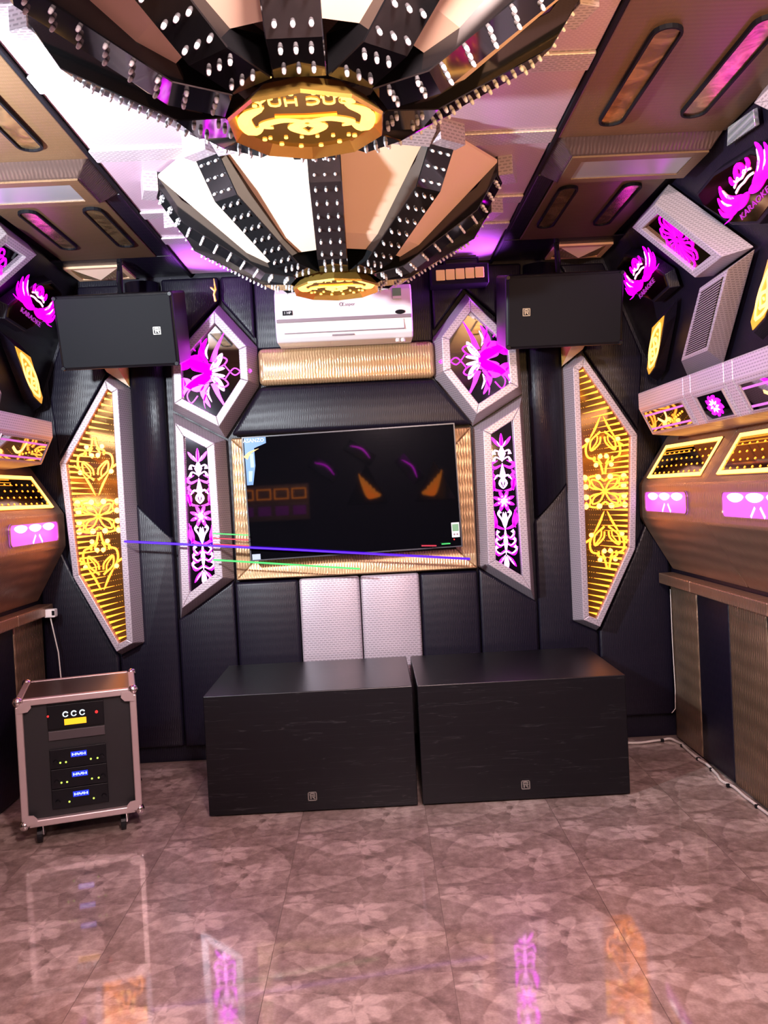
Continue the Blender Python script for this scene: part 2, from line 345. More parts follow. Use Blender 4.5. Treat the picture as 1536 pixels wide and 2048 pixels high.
# ceiling centre strip: satin panels between woven silver bands
bands = [(1.60, 1.71), (2.32, 2.42), (2.72, 2.83), (3.30, 3.41), (4.02, 4.11), (4.42, 4.52)]
edges = [-1.4] + [v for b in bands for v in b] + [YB - 0.04]
for k in range(0, len(edges), 2):
    y0, y1 = edges[k], edges[k + 1]
    MB().box((0, (y0 + y1) / 2, CEIL), (1.772, y1 - y0 - 0.004, 0.014)).build('satin_panel', SATIN, ceil, bevel=0.003)
for y0, y1 in bands:
    MB().box((0, (y0 + y1) / 2, CEIL - 0.006), (1.772, y1 - y0, 0.024)).build('silver_band', SILVER, ceil, bevel=0.004)
for s in (1, -1):
    def sbox(x0, x1, y0, y1, z0, z1, name, m, bev=0.004):
        return MB().box((s * (x0 + x1) / 2, (y0 + y1) / 2, (z0 + z1) / 2), (x1 - x0, y1 - y0, z1 - z0)).build(name, m, ceil, bevel=bev)
    sbox(0.888, 0.902, -1.4, YB, CEIL - 0.02, CEIL, 'edge_trim', BMATTE, 0.002)
    sbox(0.905, 1.56, -1.4, 1.60, CEIL - 0.016, CEIL, 'soffit_panel', SOFFIT)
    sbox(0.905, 1.56, 1.61, 3.37, CEIL - 0.016, CEIL, 'soffit_panel', SOFFIT)
    sbox(0.905, 0.985, 3.78, 4.74, CEIL - 0.012, CEIL, 'soffit_border', BLACK)
    sbox(0.99, 1.50, 3.78, 4.74, CEIL - 0.016, CEIL, 'soffit_panel', SOFFIT)
    sbox(0.905, 1.58, 4.75, YB - 0.02, CEIL - 0.012, CEIL, 'soffit_border', BLACK)
    # tapered block hanging across the soffit with an inset sheet
    t = thing('soffit_block', (s * 1.22, 3.57, CEIL), f'tapered croc-leather block hanging across the {SIDE[s]} bronze soffit', 'ceiling block', 'soffit blocks')
    A = [(0.905, 3.36), (1.56, 3.36), (1.56, 3.79), (0.905, 3.79)]; B = [(0.97, 3.43), (1.52, 3.43), (1.52, 3.72), (0.97, 3.72)]
    MB().frustum([(s * a, b, CEIL) for a, b in A], [(s * a, b, 2.845) for a, b in B]).build('block', DBRONZE, t, bevel=0.006)
    C_ = inset(B, 0.004); D_ = inset(B, 0.05)
    MB().ring([(s * a, b, 2.846) for a, b in C_], [(s * a, b, 2.838) for a, b in C_], [(s * a, b, 2.838) for a, b in D_], [(s * a, b, 2.846) for a, b in D_]).build('border', SOFFIT, t)
    MB().frustum([(s * a, b, 2.846) for a, b in inset(B, 0.051)], [(s * a, b, 2.842) for a, b in inset(B, 0.051)]).build('inset_sheet', BLUEM, t)
    # long round-ended antique mirrors let into the soffit
    for (x0, x1, y0, y1, nm) in ((1.02, 1.115, 2.56, 3.25, 'inner near'), (1.31, 1.405, 2.53, 3.21, 'outer near'), (1.03, 1.12, 3.90, 4.50, 'inner far'), (1.32, 1.41, 3.90, 4.50, 'outer far')):
        t = thing('slot_mirror', (s * (x0 + x1) / 2, (y0 + y1) / 2, CEIL - 0.016), f'long round-ended antique mirror, the {nm} one of the {SIDE[s]} ceiling soffit', 'mirror', 'slot mirrors in the soffits')
        r = (x1 - x0) / 2; cx = (x0 + x1) / 2
        P = [(cx + r * math.cos(a), y1 - r + r * math.sin(a)) for a in [PI * k / 8 for k in range(9)]] + [(cx - r * math.cos(a), y0 + r - r * math.sin(a)) for a in [PI * k / 8 for k in range(9)]]
        z = CEIL - 0.016
        MB().ring([(s * a, b, z) for a, b in P], [(s * a, b, z - 0.014) for a, b in P], [(s * a, b, z - 0.014) for a, b in inset(P, 0.008)], [(s * a, b, z) for a, b in inset(P, 0.008)]).build('rim', BMATTE, t)
        MB().frustum([(s * a, b, z) for a, b in inset(P, 0.009)], [(s * a, b, z - 0.006) for a, b in inset(P, 0.009)]).build('mirror_glass', ANTIQUE, t)
    # pyramid ceiling tile by the back wall
    t = thing('pyramid_tile', (s * 1.37, 5.0, CEIL - 0.012), f'peach gold pyramid tile on the ceiling behind the {SIDE[s]} hanging speaker', 'ceiling tile', 'pyramid ceiling tiles')
    Q = [(s * 1.21, 4.87), (s * 1.54, 4.87), (s * 1.54, 5.15), (s * 1.21, 5.15)]; Q2 = inset(Q, 0.03)
    z = CEIL - 0.012
    MB().ring([(a, b, z) for a, b in Q], [(a, b, z - 0.012) for a, b in Q], [(a, b, z - 0.012) for a, b in Q2], [(a, b, z) for a, b in Q2]).build('border', mat('peach_trim', (0.85, 0.52, 0.32), 0.4, 0.1), t)
    ap = (s * 1.375, 5.01, z - 0.045)
    for k in range(4):
        a, b = (*Q2[k], z - 0.006), (*Q2[(k + 1) % 4], z - 0.006); c = (s * 1.375, 5.01, z)
        MB().add([a, b, ap, c], [(0, 1, 2), (0, 2, 3), (1, 3, 2), (0, 3, 1)]).build('pyramid_face', (PANELW, GOLD, PANELW, GOLD)[k], t)

# ================================================================== back wall upholstery
def pad(poly, y0, y1, m, name='padded_panel', bev=0.018, parent=wb, seg=3):
    return MB().frustum([(a, y0, b) for a, b in poly], [(a, y1, b) for a, b in poly]).build(name, m, parent, smooth=True, bevel=bev, bseg=seg)
YP = 5.125
def rect(x0, x1, z0, z1): return [(x0, z0), (x1, z0), (x1, z1), (x0, z1)]
for x0, x1, m in ((-0.342, 0.016, SILVER), (0.022, 0.372, SILVER)): pad(rect(x0, x1, 0.1, 1.07), YB - 0.01, YP, m)
for s in (1, -1):
    x0 = 0.378 if s == 1 else 0.348
    pad([(s * x0, 0.1), (s * 0.722, 0.1), (s * 0.722, 1.066), (s * x0, 1.066)], YB - 0.01, YP, BLACK)
    pad([(s * 0.728, 0.1), (s * 1.07, 0.1), (s * 1.07, 0.86), (s * 0.728, 1.08)], YB - 0.01, YP + 0.01, BLACK)
    pad([(s * 1.076, 0.1), (s * 1.43, 0.1), (s * 1.43, 0.66), (s * 1.285, 0.73), (s * 1.285, 1.565), (s * 1.076, 1.345)], YB - 0.01, YP + 0.02, BLACK)
    pad([(s * 1.436, 0.14), (s * 1.875, 0.14), (s * 1.875, 1.62), (s * 1.67, 1.14), (s * 1.436, 0.66)], YB - 0.01, YP + 0.02, BLACK)
    # half-round upholstered pillar
    pr = []
    for k in range(13):
        a = PI * k / 12
        pr.append((1.182 - 0.1 * math.cos(a), 5.17 - 0.085 * math.sin(a)))
    top = [(s * a, b, 2.86) for a, b in pr]; bot = [(s * a, b, 1.355 + (a - 1.082) * 1.08) for a, b in pr]
    MB().frustum(bot, top).build('half_round_pillar', BLACK, wb, smooth=True)
    pad([(s * 0.53, 2.50), (s * 0.72, 2.735), (s * 0.72, 2.88), (s * 0.53, 2.88)], YB - 0.01, YP + 0.03, BLACK)
    pad([(s * 0.73, 2.74), (s * 1.04, 2.44), (s * 1.07, 2.88), (s * 0.73, 2.88)], YB - 0.01, YP + 0.03, BLACK)
    pad([(s * 1.42, 2.34), (s * 1.73, 1.85), (s * 1.77, 2.3), (s * 1.56, 2.86), (s * 1.30, 2.86), (s * 1.50, 2.5)], YB - 0.01, YP + 0.04, BLACK)
pad(rect(-0.525, 0.525, 2.44, 2.88), YB - 0.01, YP + 0.04, BLACK, seg=2)
pad([(-0.70, 1.935), (0.735, 1.935), (0.515, 2.215), (-0.51, 2.215)], YB - 0.01, YP - 0.02, BLACK, bev=0.03)
pad(rect(-0.512, 0.522, 2.22, 2.435), YB - 0.01, YP - 0.03, GOLD, name='gold_band', bev=0.03)

# gold pyramid shards either side, half behind the speakers
for s in (1, -1):
    t = thing('gold_pyramid', (s * 1.4, YB, 2.24), f'small gold mirrored pyramid under the {SIDE[s]} hanging speaker', 'wall tile', 'gold wall pyramids')
    Q = [(1.275, 2.25), (1.275, 2.60), (1.55, 2.60), (1.405, 2.345)]; ap = (s * 1.36, 5.04, 2.43)
    for k in range(4):
        a, b = Q[k], Q[(k + 1) % 4]
        A, B, C0 = (s * a[0], 5.12, a[1]), (s * b[0], 5.12, b[1]), (s * 1.37, 5.14, 2.43)
        MB().add([A, B, ap, C0], [(0, 1, 2), (0, 2, 3), (1, 3, 2), (0, 3, 1)]).build('pyramid_face', (GMIRROR, GOLD, PANELW, PANELW)[k], t)

# ================================================================== framed light boxes of the back wall
YF = 5.02                                            # front rim of the boxes
def light_box(name, label, cat, poly, glass, group, rim1=0.045, rim2=0.09, m=SILVER):
    cx = sum(p[0] for p in poly) / len(poly); cz = min(p[1] for p in poly)
    t = thing(name, (cx, YB, cz), label, cat, group)
    F, G = inset(poly, rim1), inset(poly, rim2)
    at = lambda P, y: [(a, y, b) for a, b in P]
    n = len(poly)
    for k in range(n):                               # each side of the frame is a mitred upholstered board
        q = lambda P, y: [(P[k][0], y, P[k][1]), (P[(k + 1) % n][0], y, P[(k + 1) % n][1])]
        o, f, g, b = q(poly, 5.17), q(F, YF), q(G, YF), q(G, 5.17)
        MB().frustum([o[0], f[0], g[0], b[0]], [o[1], f[1], g[1], b[1]]).build('frame_board', m, t, bevel=0.004)
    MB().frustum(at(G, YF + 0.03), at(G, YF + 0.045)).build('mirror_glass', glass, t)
    return t, Fr((cx, YF + 0.029, 0), (1, 0, 0), (0, 0, 1)), G

def butterfly(t, cx, cz, s):
    fr = Fr((cx, YF + 0.028, cz), (s, 0, 0), (0, 0, 1)); f2 = Fr((cx, YF + 0.028, cz), (1, 0, 0), (0, 0, 1))
    a, b = MB(), MB()
    g = lambda P: [(s * p[0], p[1]) for p in P]
    L = lambda mb, P, w, k: stroke(mb, f2, g(P), w, k, mirror='b')
    # feathers sweep from the heart towards +a, the fine tail runs towards -a
    L(a, [(0.0, 0.015), (0.09, 0.05), (0.15, 0.085), (0.175, 0.13)], 0.07, 'taper')
    L(a, [(0.02, 0.06), (0.06, 0.11), (0.02, 0.20)], 0.03, 'leaf'); L(a, [(-0.01, 0.06), (-0.03, 0.13), (-0.085, 0.235)], 0.045, 'taper')
    L(a, [(0.05, 0.07), (0.09, 0.085), (0.165, 0.045), (0.17, 0.09)], 0.05, 'leaf')
    L(a, [(0.10, 0.06), (0.15, 0.12), (0.13, 0.17), (0.09, 0.13)], 0.006, 'line'); L(a, [(0.03, 0.10), (0.055, 0.16), (0.05, 0.205)], 0.014, 'taper')
    L(a, [(0.0, 0.03), (-0.05, 0.085), (-0.09, 0.07), (-0.06, 0.035), (0.0, 0.02)], 0.008, 'line')
    L(a, [(-0.07, 0.045), (-0.13, -0.02), (-0.19, 0.02), (-0.23, 0.0)], 0.006, 'line')
    L(a, [(0.0, 0.0), (0.06, 0.035), (0.12, 0.03)], 0.06, 'leaf')
    L(b, [(0.01, 0.015), (-0.03, 0.055), (-0.065, 0.11)], 0.04, 'leaf'); L(b, [(0.0, 0.004), (-0.035, 0.018), (-0.075, 0.022)], 0.022, 'leaf')
    L(b, [(0.02, 0.08), (0.03, 0.12), (0.01, 0.17)], 0.012, 'leaf')
    a.build('engraving', MAG, t, label='glowing magenta tribal engraving'); b.build('engraving_highlight', MAGW, t)

def fleur_column(t, cx, z0, z1):
    f = Fr((cx, YF + 0.028, z0), (1, 0, 0), (0, 0, 1)); H = z1 - z0; a, b = MB(), MB()
    L = lambda mb, P, w, k: stroke(mb, f, [(p[0] * 0.066, p[1] * H) for p in P], w, k, mirror='a', n=4)
    # bottom fleur
    L(b, [(0.0, 0.10), (0.06, 0.045), (0.0, 0.0)], 0.022, 'leaf'); L(a, [(0.1, 0.10), (0.45, 0.07), (0.85, 0.02)], 0.018, 'leaf'); L(b, [(0.05, 0.11), (0.35, 0.075), (0.7, 0.03)], 0.010, 'leaf')
    for y, k in ((0.14, 1.0), (0.20, 0.9), (0.255, 0.8)):
        L(b, [(0.0, y), (0.5 * k, y - 0.02), (0.95 * k, y + 0.01), (0.75 * k, y + 0.035)], 0.016, 'bulb'); L(a, [(0.0, y + 0.01), (0.7 * k, y - 0.028), (1.05 * k, y + 0.03)], 0.014, 'leaf')
    L(b, [(0.0, 0.11), (0.0, 0.31)], 0.026, 'leaf')
    L(a, [(0.05, 0.30), (0.75, 0.325), (1.05, 0.38), (0.9, 0.44)], 0.020, 'leaf'); L(b, [(0.0, 0.31), (0.25, 0.37), (0.55, 0.415), (0.35, 0.435)], 0.018, 'bulb')
    L(a, [(0.95, 0.31), (0.75, 0.36), (1.1, 0.46)], 0.014, 'leaf'); L(b, [(0.0, 0.31), (0.1, 0.36), (0.1, 0.43)], 0.018, 'leaf')
    # rosette
    for k in range(8):
        an = PI / 8 + k * PI / 4
        for mb, r, ww, kind in ((a, 1.0, 0.020, 'leaf'), (b, 0.62, 0.013, 'leaf')):
            stroke(mb, f, [(0.0, 0.51 * H), (0.066 * r * 0.55 * math.cos(an), 0.51 * H + 0.066 * r * 0.55 * math.sin(an)), (0.066 * r * math.cos(an), 0.51 * H + 0.066 * r * math.sin(an))], ww, kind, n=3)
    dot(b, f, 0, 0.51 * H, 0.016)
    L(a, [(0.05, 0.585), (0.8, 0.60), (1.05, 0.67), (0.85, 0.64)], 0.016, 'leaf'); L(a, [(0.9, 0.585), (0.85, 0.64), (1.0, 0.70)], 0.020, 'leaf')
    L(b, [(0.0, 0.60), (0.3, 0.64), (0.1, 0.68)], 0.014, 'leaf'); L(b, [(0.0, 0.68), (0.45, 0.70), (0.8, 0.665)], 0.012, 'leaf'); L(b, [(0.0, 0.62), (0.0, 0.79)], 0.034, 'leaf')
    L(a, [(0.5, 0.68), (0.95, 0.715), (0.8, 0.74)], 0.016, 'leaf'); L(a, [(0.0, 0.78), (0.7, 0.755), (1.0, 0.785), (0.4, 0.81)], 0.018, 'leaf')
    L(b, [(0.0, 0.81), (0.55, 0.835), (0.75, 0.80)], 0.016, 'bulb'); L(b, [(0.0, 0.80), (0.0, 0.92)], 0.045, 'leaf'); L(b, [(0.0, 0.865), (0.6, 0.885), (0.7, 0.855)], 0.018, 'bulb')
    L(a, [(0.1, 0.91), (0.5, 0.945), (0.85, 0.985)], 0.018, 'leaf'); L(a, [(0.0, 0.90), (0.05, 0.95), (0.0, 1.01)], 0.014, 'leaf'); L(b, [(0.0, 0.90), (0.25, 0.93), (0.4, 0.955)], 0.008, 'leaf')
    a.build('engraving', MAG, t, label='glowing magenta floral engraving'); b.build('engraving_highlight', MAGW, t)

for s in (1, -1):
    S_ = SIDE[s]
    hexp = [(s * a, b) for a, b in ((0.735, 2.715), (1.035, 2.405), (1.042, 2.105), (0.735, 1.925), (0.52, 2.225), (0.52, 2.455))]
    t, f, G = light_box('hexagonal_mirror_box', f'silver framed hexagonal mirror with magenta tribal engraving beside the {S_} speaker', 'mirror', hexp, MIRROR, 'hexagonal mirror boxes')
    butterfly(t, s * 0.775, 2.30, 1 if s > 0 else -1)
    low = [(s * a, b) for a, b in ((0.735, 1.915), (1.042, 2.095), (1.062, 0.86), (0.728, 1.085))]
    t, f, G = light_box('tall_mirror_box', f'tall silver framed mirror with magenta floral engraving on the {S_} of the television', 'mirror', low, MIRROR, 'tall mirror boxes')
    fleur_column(t, s * 0.885, 1.07, 1.86)

def amber_panel(s):
    poly = [(s * a, b) for a, b in ((1.395, 2.335), (1.283, 2.245), (1.278, 0.735), (1.425, 0.665), (1.67, 1.15), (1.71, 1.83))]
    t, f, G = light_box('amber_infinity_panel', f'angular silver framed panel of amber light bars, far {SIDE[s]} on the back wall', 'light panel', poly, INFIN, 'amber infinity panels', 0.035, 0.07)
    # outer chain of the glass polygon: bars grow inwards from it
    ch = [G[0], G[5], G[4], G[3]]                    # top, upper outer, lower outer, bottom
    inner = [G[1], G[2]]
    fr = Fr((0, YF + 0.029, 0), (1, 0, 0), (0, 0, 1))
    z0, z1 = G[3][1] + 0.025, G[0][1] - 0.02; n = 46
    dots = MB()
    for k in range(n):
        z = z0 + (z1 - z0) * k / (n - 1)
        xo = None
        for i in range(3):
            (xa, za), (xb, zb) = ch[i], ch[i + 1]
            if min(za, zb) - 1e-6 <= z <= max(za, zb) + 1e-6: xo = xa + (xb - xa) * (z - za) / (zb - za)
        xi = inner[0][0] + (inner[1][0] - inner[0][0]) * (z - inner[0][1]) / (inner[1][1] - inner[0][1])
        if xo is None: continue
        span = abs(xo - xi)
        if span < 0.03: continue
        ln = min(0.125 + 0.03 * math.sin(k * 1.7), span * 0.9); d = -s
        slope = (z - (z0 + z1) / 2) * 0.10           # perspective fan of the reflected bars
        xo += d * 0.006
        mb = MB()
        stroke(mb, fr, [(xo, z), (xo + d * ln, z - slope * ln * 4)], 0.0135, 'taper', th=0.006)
        mb.build('led_reflection_bar', AMB, t)  # tapered glowing strip shaped like an LED's fading infinity-mirror reflection
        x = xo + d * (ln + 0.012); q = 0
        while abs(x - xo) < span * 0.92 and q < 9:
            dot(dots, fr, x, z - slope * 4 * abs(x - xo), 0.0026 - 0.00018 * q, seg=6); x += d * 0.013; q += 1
    dots.build('light_dots', AMBD, t, kind='stuff')  # glowing dots imitate the reflections trailing off behind each bar
    cx = s * 1.478; mb, mw = MB(), MB(); up = -1 if s > 0 else 1     # the right-hand panel hangs the other way up
    def motif(cz):
        f2 = Fr((cx, YF + 0.026, cz), (1, 0, 0), (0, 0, 1))
        L = lambda m_, P, w, k='line': stroke(m_, f2, [(p[0], p[1] * up) for p in P], w, k, mirror='a', n=5)
        L(mb, [(0.006, 0.19), (0.02, 0.13), (0.055, 0.11), (0.05, 0.085)], 0.012); L(mb, [(0.012, 0.13), (0.03, 0.095), (0.012, 0.07)], 0.011)
        L(mb, [(0.045, 0.10), (0.092, 0.085), (0.10, 0.03), (0.075, -0.025)], 0.012); L(mb, [(0.012, -0.03), (0.02, 0.01), (0.07, 0.05), (0.07, -0.005), (0.03, -0.045)], 0.010)
        L(mb, [(0.07, 0.045), (0.035, 0.0), (0.03, -0.035)], 0.008); L(mb, [(0.075, -0.02), (0.04, -0.08), (0.008, -0.15)], 0.013, 'leaf'); L(mb, [(0.095, 0.01), (0.125, 0.03)], 0.012)
        L(mb, [(0.028, -0.045), (0.012, -0.06)], 0.012)
        for a, b in ((0.018, 0.085), (0.045, 0.135), (0.09, -0.012)):
            for q in (1, -1): dot(mw, f2, a * q, b * up, 0.014)
    motif(1.77 if up > 0 else 1.79); motif(1.22 if up > 0 else 1.235)
    f3 = Fr((cx, YF + 0.026, 1.50), (1, 0, 0), (0, 0, 1))
    for sy in (1, -1):
        L = lambda P, w, k='line': stroke(mb, f3, [(p[0], p[1] * sy) for p in P], w, k, mirror='a', n=5)
        L([(0.0, 0.0), (0.03, 0.055), (0.075, 0.07), (0.06, 0.03), (0.0, 0.0)], 0.010); L([(0.0, 0.06), (0.045, 0.09), (0.09, 0.085), (0.115, 0.06)], 0.012)
        L([(0.01, 0.065), (0.05, 0.10), (0.03, 0.075)], 0.010); L([(0.02, 0.01), (0.07, 0.02), (0.115, 0.05)], 0.011, 'leaf'); L([(0.1, 0.09), (0.085, 0.05), (0.1, 0.02)], 0.010)
        for a, b in ((0.115, 0.085), (0.112, 0.03), (0.035, 0.085)):
            for q in (1, -1): dot(mw, f3, a * q, b * sy, 0.017)
    mb.build('scroll_ornament', AMB, t, label='glowing amber scroll ornament'); mw.build('scroll_bead', AMBW, t, kind='stuff')
for s in (1, -1): amber_panel(s)

# television surround
t = thing('television_surround', (0, YB, 1.07), 'mitred gold leather frame on the wall behind the television', 'wall frame')
O = [(-0.716, 1.072), (0.727, 1.072), (0.727, 1.925), (-0.705, 1.925)]; In = inset(O, 0.13)
for k in range(4):
    q = lambda P, y: [(P[k][0], y, P[k][1]), (P[(k + 1) % 4][0], y, P[(k + 1) % 4][1])]
    o, f, g, b = q(O, 5.18), q(inset(O, 0.012), 5.10), q(In, 5.115), q(In, 5.18)
    MB().frustum([o[0], f[0], g[0], b[0]], [o[1], f[1], g[1], b[1]]).build('frame_board', GOLD, t, bevel=0.006)
MB().frustum([(a, 5.17, b) for a, b in In], [(a, 5.16, b) for a, b in In]).build('backing_panel', BLACK, t)

# television
tv = thing('television', (0.005, 5.02, 1.565), 'large black flat television with stickers on its screen', 'television')
R = Matrix.Rotation(math.radians(-1.1), 3, 'Y')
tc = V((0.005, 5.0, 1.568))
def tvp(a, b, y): return tc + R @ V((a, 0, b)) + V((0, y - tc.y, 0))
TF = Fr(tc + V((0, -0.022, 0)), R @ V((1, 0, 0)), R @ V((0, 0, 1)))
HW, HH = 0.612, 0.357
MB().frustum([tvp(a, b, 5.03) for a, b in ((-HW, -HH), (HW, -HH), (HW, HH), (-HW, HH))], [tvp(a, b, 4.985) for a, b in ((-HW, -HH), (HW, -HH), (HW, HH), (-HW, HH))]).build('casing', BLACKPL, tv, bevel=0.004)
MB().frustum([tvp(a, b, 5.10) for a, b in ((-.3, -.25), (.3, -.25), (.3, .2), (-.3, .2))], [tvp(a, b, 5.03) for a, b in ((-.35, -.28), (.35, -.28), (.35, .25), (-.35, .25))]).build('wall_mount', BMATTE, tv)
bz = [(-HW, -HH), (HW, -HH), (HW, HH), (-HW, HH)]; bi = inset(bz, 0.007)
MB().ring([tvp(a, b, 4.986) for a, b in bz], [tvp(a, b, 4.976) for a, b in bz], [tvp(a, b, 4.976) for a, b in bi], [tvp(a, b, 4.986) for a, b in bi]).build('bezel', BEZEL, tv)
MB().frustum([tvp(a, b, 4.986) for a, b in bi], [tvp(a, b, 4.980) for a, b in bi]).build('screen', SCREEN, tv)
mb = MB(); plate(mb, TF, [(-0.60, 0.08), (-0.565, 0.08), (-0.545, 0.19), (-0.545, 0.29), (-0.475, 0.315), (-0.475, 0.35), (-0.60, 0.35)], 0.0, 0.002)
st = mb.build('brand_sticker', STBLUE, tv, label='blue corner brand sticker')
mb = MB(); text(mb, TF, 'ASANZO', 0.030, -0.545, 0.333, th=0.001, lift=0.002); mb.build('lettering', STWHITE, st)
mb = MB(); stroke(mb, TF, [(-0.598, 0.235), (-0.57, 0.265), (-0.52, 0.285)], 0.03, 'taper', th=0.001, lift=0.002); mb.build('print', STORNG, st)
mb = MB(); plate(mb, TF, [(-0.588, 0.10), (-0.570, 0.10), (-0.562, 0.16), (-0.585, 0.16)], 0.002, 0.003); plate(mb, TF, [(-0.572, 0.18), (-0.552, 0.18), (-0.552, 0.26), (-0.572, 0.255)], 0.002, 0.003); mb.build('print', mat('pale_blue_print', (0.25, 0.45, 0.75), 0.4), st)
mb = MB(); plate(mb, TF, [(-0.60, -0.35), (-0.553, -0.35), (-0.553, -0.318), (-0.60, -0.318)], 0.0, 0.002); mb.build('small_sticker', mat('pale_sticker', (0.35, 0.42, 0.55), 0.4), tv)
mb = MB(); plate(mb, TF, [(0.555, -0.30), (0.60, -0.30), (0.60, -0.215), (0.555, -0.215)], 0.0, 0.002); st = mb.build('energy_label', STWHITE, tv, label='white and green energy label')
mb = MB(); plate(mb, TF, [(0.559, -0.265), (0.596, -0.265), (0.596, -0.224), (0.559, -0.224)], 0.002, 0.003); mb.build('print', STGREEN, st)
mb = MB(); dot(mb, TF, 0.569, -0.283, 0.006, 0.002, 0.001); dot(mb, TF, 0.586, -0.283, 0.006, 0.002, 0.001); mb.build('icon', GREYP, st)
mb = MB(); dot(mb, TF, 0.566, -0.312, 0.004, 0.0, 0.003); mb.build('standby_light', REDL, tv)

# air conditioner
ac = thing('air_conditioner', (0.008, YB, 2.42), 'white wall-mounted air conditioner above the gold band', 'air conditioner')
def acprof(x): return [(x, 5.09, 2.425), (x, 4.90, 2.425), (x, 4.868, 2.452), (x, 4.856, 2.50), (x, 4.852, 2.60), (x, 4.865, 2.69), (x, 4.90, 2.725), (x, 5.09, 2.725)]
MB().frustum(acprof(-0.374), acprof(0.392)).build('body', WHITE, ac, bevel=0.008)
AF = Fr((0.009, 4.852, 2.5), (1, 0, 0), (0, 0, 1))
MB().box((0.009, 4.852, 2.537), (0.752, 0.016, 0.020)).build('groove_strip', GREYP, ac, bevel=0.004)
mb = MB(); plate(mb, Fr((0.009, 4.858, 2.5), (1, 0, 0), (0, 0, 1)), rect(-0.335, 0.335, -0.030, 0.022), -0.004, 0.009); mb.build('louvre_flap', WHITE, ac, bevel=0.003)
mb = MB(); plate(mb, Fr((0.009, 4.852, 2.5), (1, 0, 0), (0, 0, 1)), rect(-0.335, 0.335, -0.035, -0.031), -0.004, 0.004); mb.build('flap_shadow_gap', GREYP, ac)
mb = MB(); plate(mb, Fr((0.009, 4.866, 2.5), (1, 0, 0), (0, 0, 1)), rect(-0.07, 0.05, -0.054, -0.046), -0.004, 0.006); mb.build('air_slot', GREYP, ac)
mb = MB(); plate(mb, AF, rect(-0.34, -0.285, 0.068, 0.094), -0.004, 0.005); o = mb.build('display_sticker', BLACKPL, ac)
mb = MB(); text(mb, AF, '1 HP', 0.02, -0.3125, 0.081, th=0.001, lift=0.005); mb.build('lettering', STWHITE, o)
mb = MB(); plate(mb, AF, rect(0.277, 0.325, 0.132, 0.192), -0.006, 0.005); o = mb.build('energy_label', STGREEN, ac)
mb = MB(); plate(mb, AF, rect(0.277, 0.325, 0.132, 0.148), 0.005, 0.006); mb.build('print', STWHITE, o)
mb = MB(); plate(mb, AF, [(0.315 + 0.028 * math.cos(a), 0.060 + 0.012 * math.sin(a)) for a in [2 * PI * k / 16 for k in range(16)]], -0.004, 0.005); mb.build('oval_badge', BLACKPL, ac)
mb = MB(); text(mb, AF, 'Casper', 0.026, 0.028, 0.115, th=0.001, lift=0.001)
stroke(mb, AF, [(-0.012 + 0.0 + 0.009 * math.cos(a), 0.117 + 0.009 * math.sin(a)) for a in [2 * PI * k / 10 for k in range(11)]], 0.004, th=0.001, lift=0.001, n=2); mb.build('brand_lettering', GREYP, ac)
mb = MB()
for x in (0.305, 0.335): mb.lathe([(0.011, 0), (0.014, 0.01), (0.011, 0.02)], (x, 4.90, 2.402), seg=10)
mb.build('drain_cap', mat('clear_cap', (0.7, 0.7, 0.68), 0.15), ac)

# amber five-cell fitting at the ceiling edge
t = thing('emergency_light', (0.68, YB, 2.72), 'small black fitting with five amber cells up beside the air conditioner', 'light fitting')
MB().box((0.682, 5.04, 2.785), (0.33, 0.14, 0.115)).build('housing', BMATTE, t, bevel=0.006)
for k in range(5): MB().box((0.570 + 0.056 * k, 4.967, 2.780 + 0.002 * k), (0.051, 0.010, 0.060)).build('amber_cell', CELL, t, bevel=0.004)
MB().box((0.70, 5.05, 2.865), (0.20, 0.05, 0.06)).build('bracket', BLACKPL, t, bevel=0.004)
MB().tube([(0.61, 5.02, 2.84), (0.60, 5.0, 2.875), (0.70, 4.99, 2.88), (0.79, 5.0, 2.88), (0.80, 5.02, 2.84)], 0.006, 6).build('handle', BLACKPL, t)

# yellow ribbon tied above the left hexagon
mb = MB(); mb.tube([(-0.733, 5.05, 2.71), (-0.738, 5.04, 2.75), (-0.728, 5.04, 2.775), (-0.735, 5.045, 2.84)], 0.006, 6, [0.007, 0.006, 0.007, 0.002]); mb.tube([(-0.730, 5.04, 2.765), (-0.75, 5.035, 2.785), (-0.757, 5.04, 2.79)], 0.004, 6, [0.005, 0.006, 0.002])
o = mb.build('yellow_ribbon', YELLOW); o['label'] = 'yellow ribbon scrap tied above the left hexagonal mirror'; o['category'] = 'ribbon'

# hanging speakers
def emblem(mb, fr, a, b, s):
    plate(mb, fr, rect(a - s, a + s, b + s * .8, b + s), 0, 0.002); plate(mb, fr, rect(a - s, a + s, b - s, b - s * .8), 0, 0.002)
    plate(mb, fr, rect(a - s, a - s * .8, b - s, b + s), 0, 0.002); plate(mb, fr, rect(a + s * .8, a + s, b - s, b + s), 0, 0.002)
    stroke(mb, fr, [(a - .6 * s, b + .45 * s), (a - .2 * s, b + .6 * s), (a + .2 * s, b + .6 * s), (a + .6 * s, b + .45 * s)], 0.25 * s)
    stroke(mb, fr, [(a - .6 * s, b + .2 * s), (a + .6 * s, b + .2 * s)], 0.18 * s); stroke(mb, fr, [(a - .35 * s, b - .6 * s), (a - .35 * s, b + .1 * s)], .3 * s)
    stroke(mb, fr, [(a + .05 * s, b + .05 * s), (a + .2 * s, b - .3 * s), (a + .6 * s, b - .6 * s)], .25 * s); stroke(mb, fr, [(a + .6 * s, b + .05 * s), (a + .2 * s, b - .3 * s)], .2 * s)
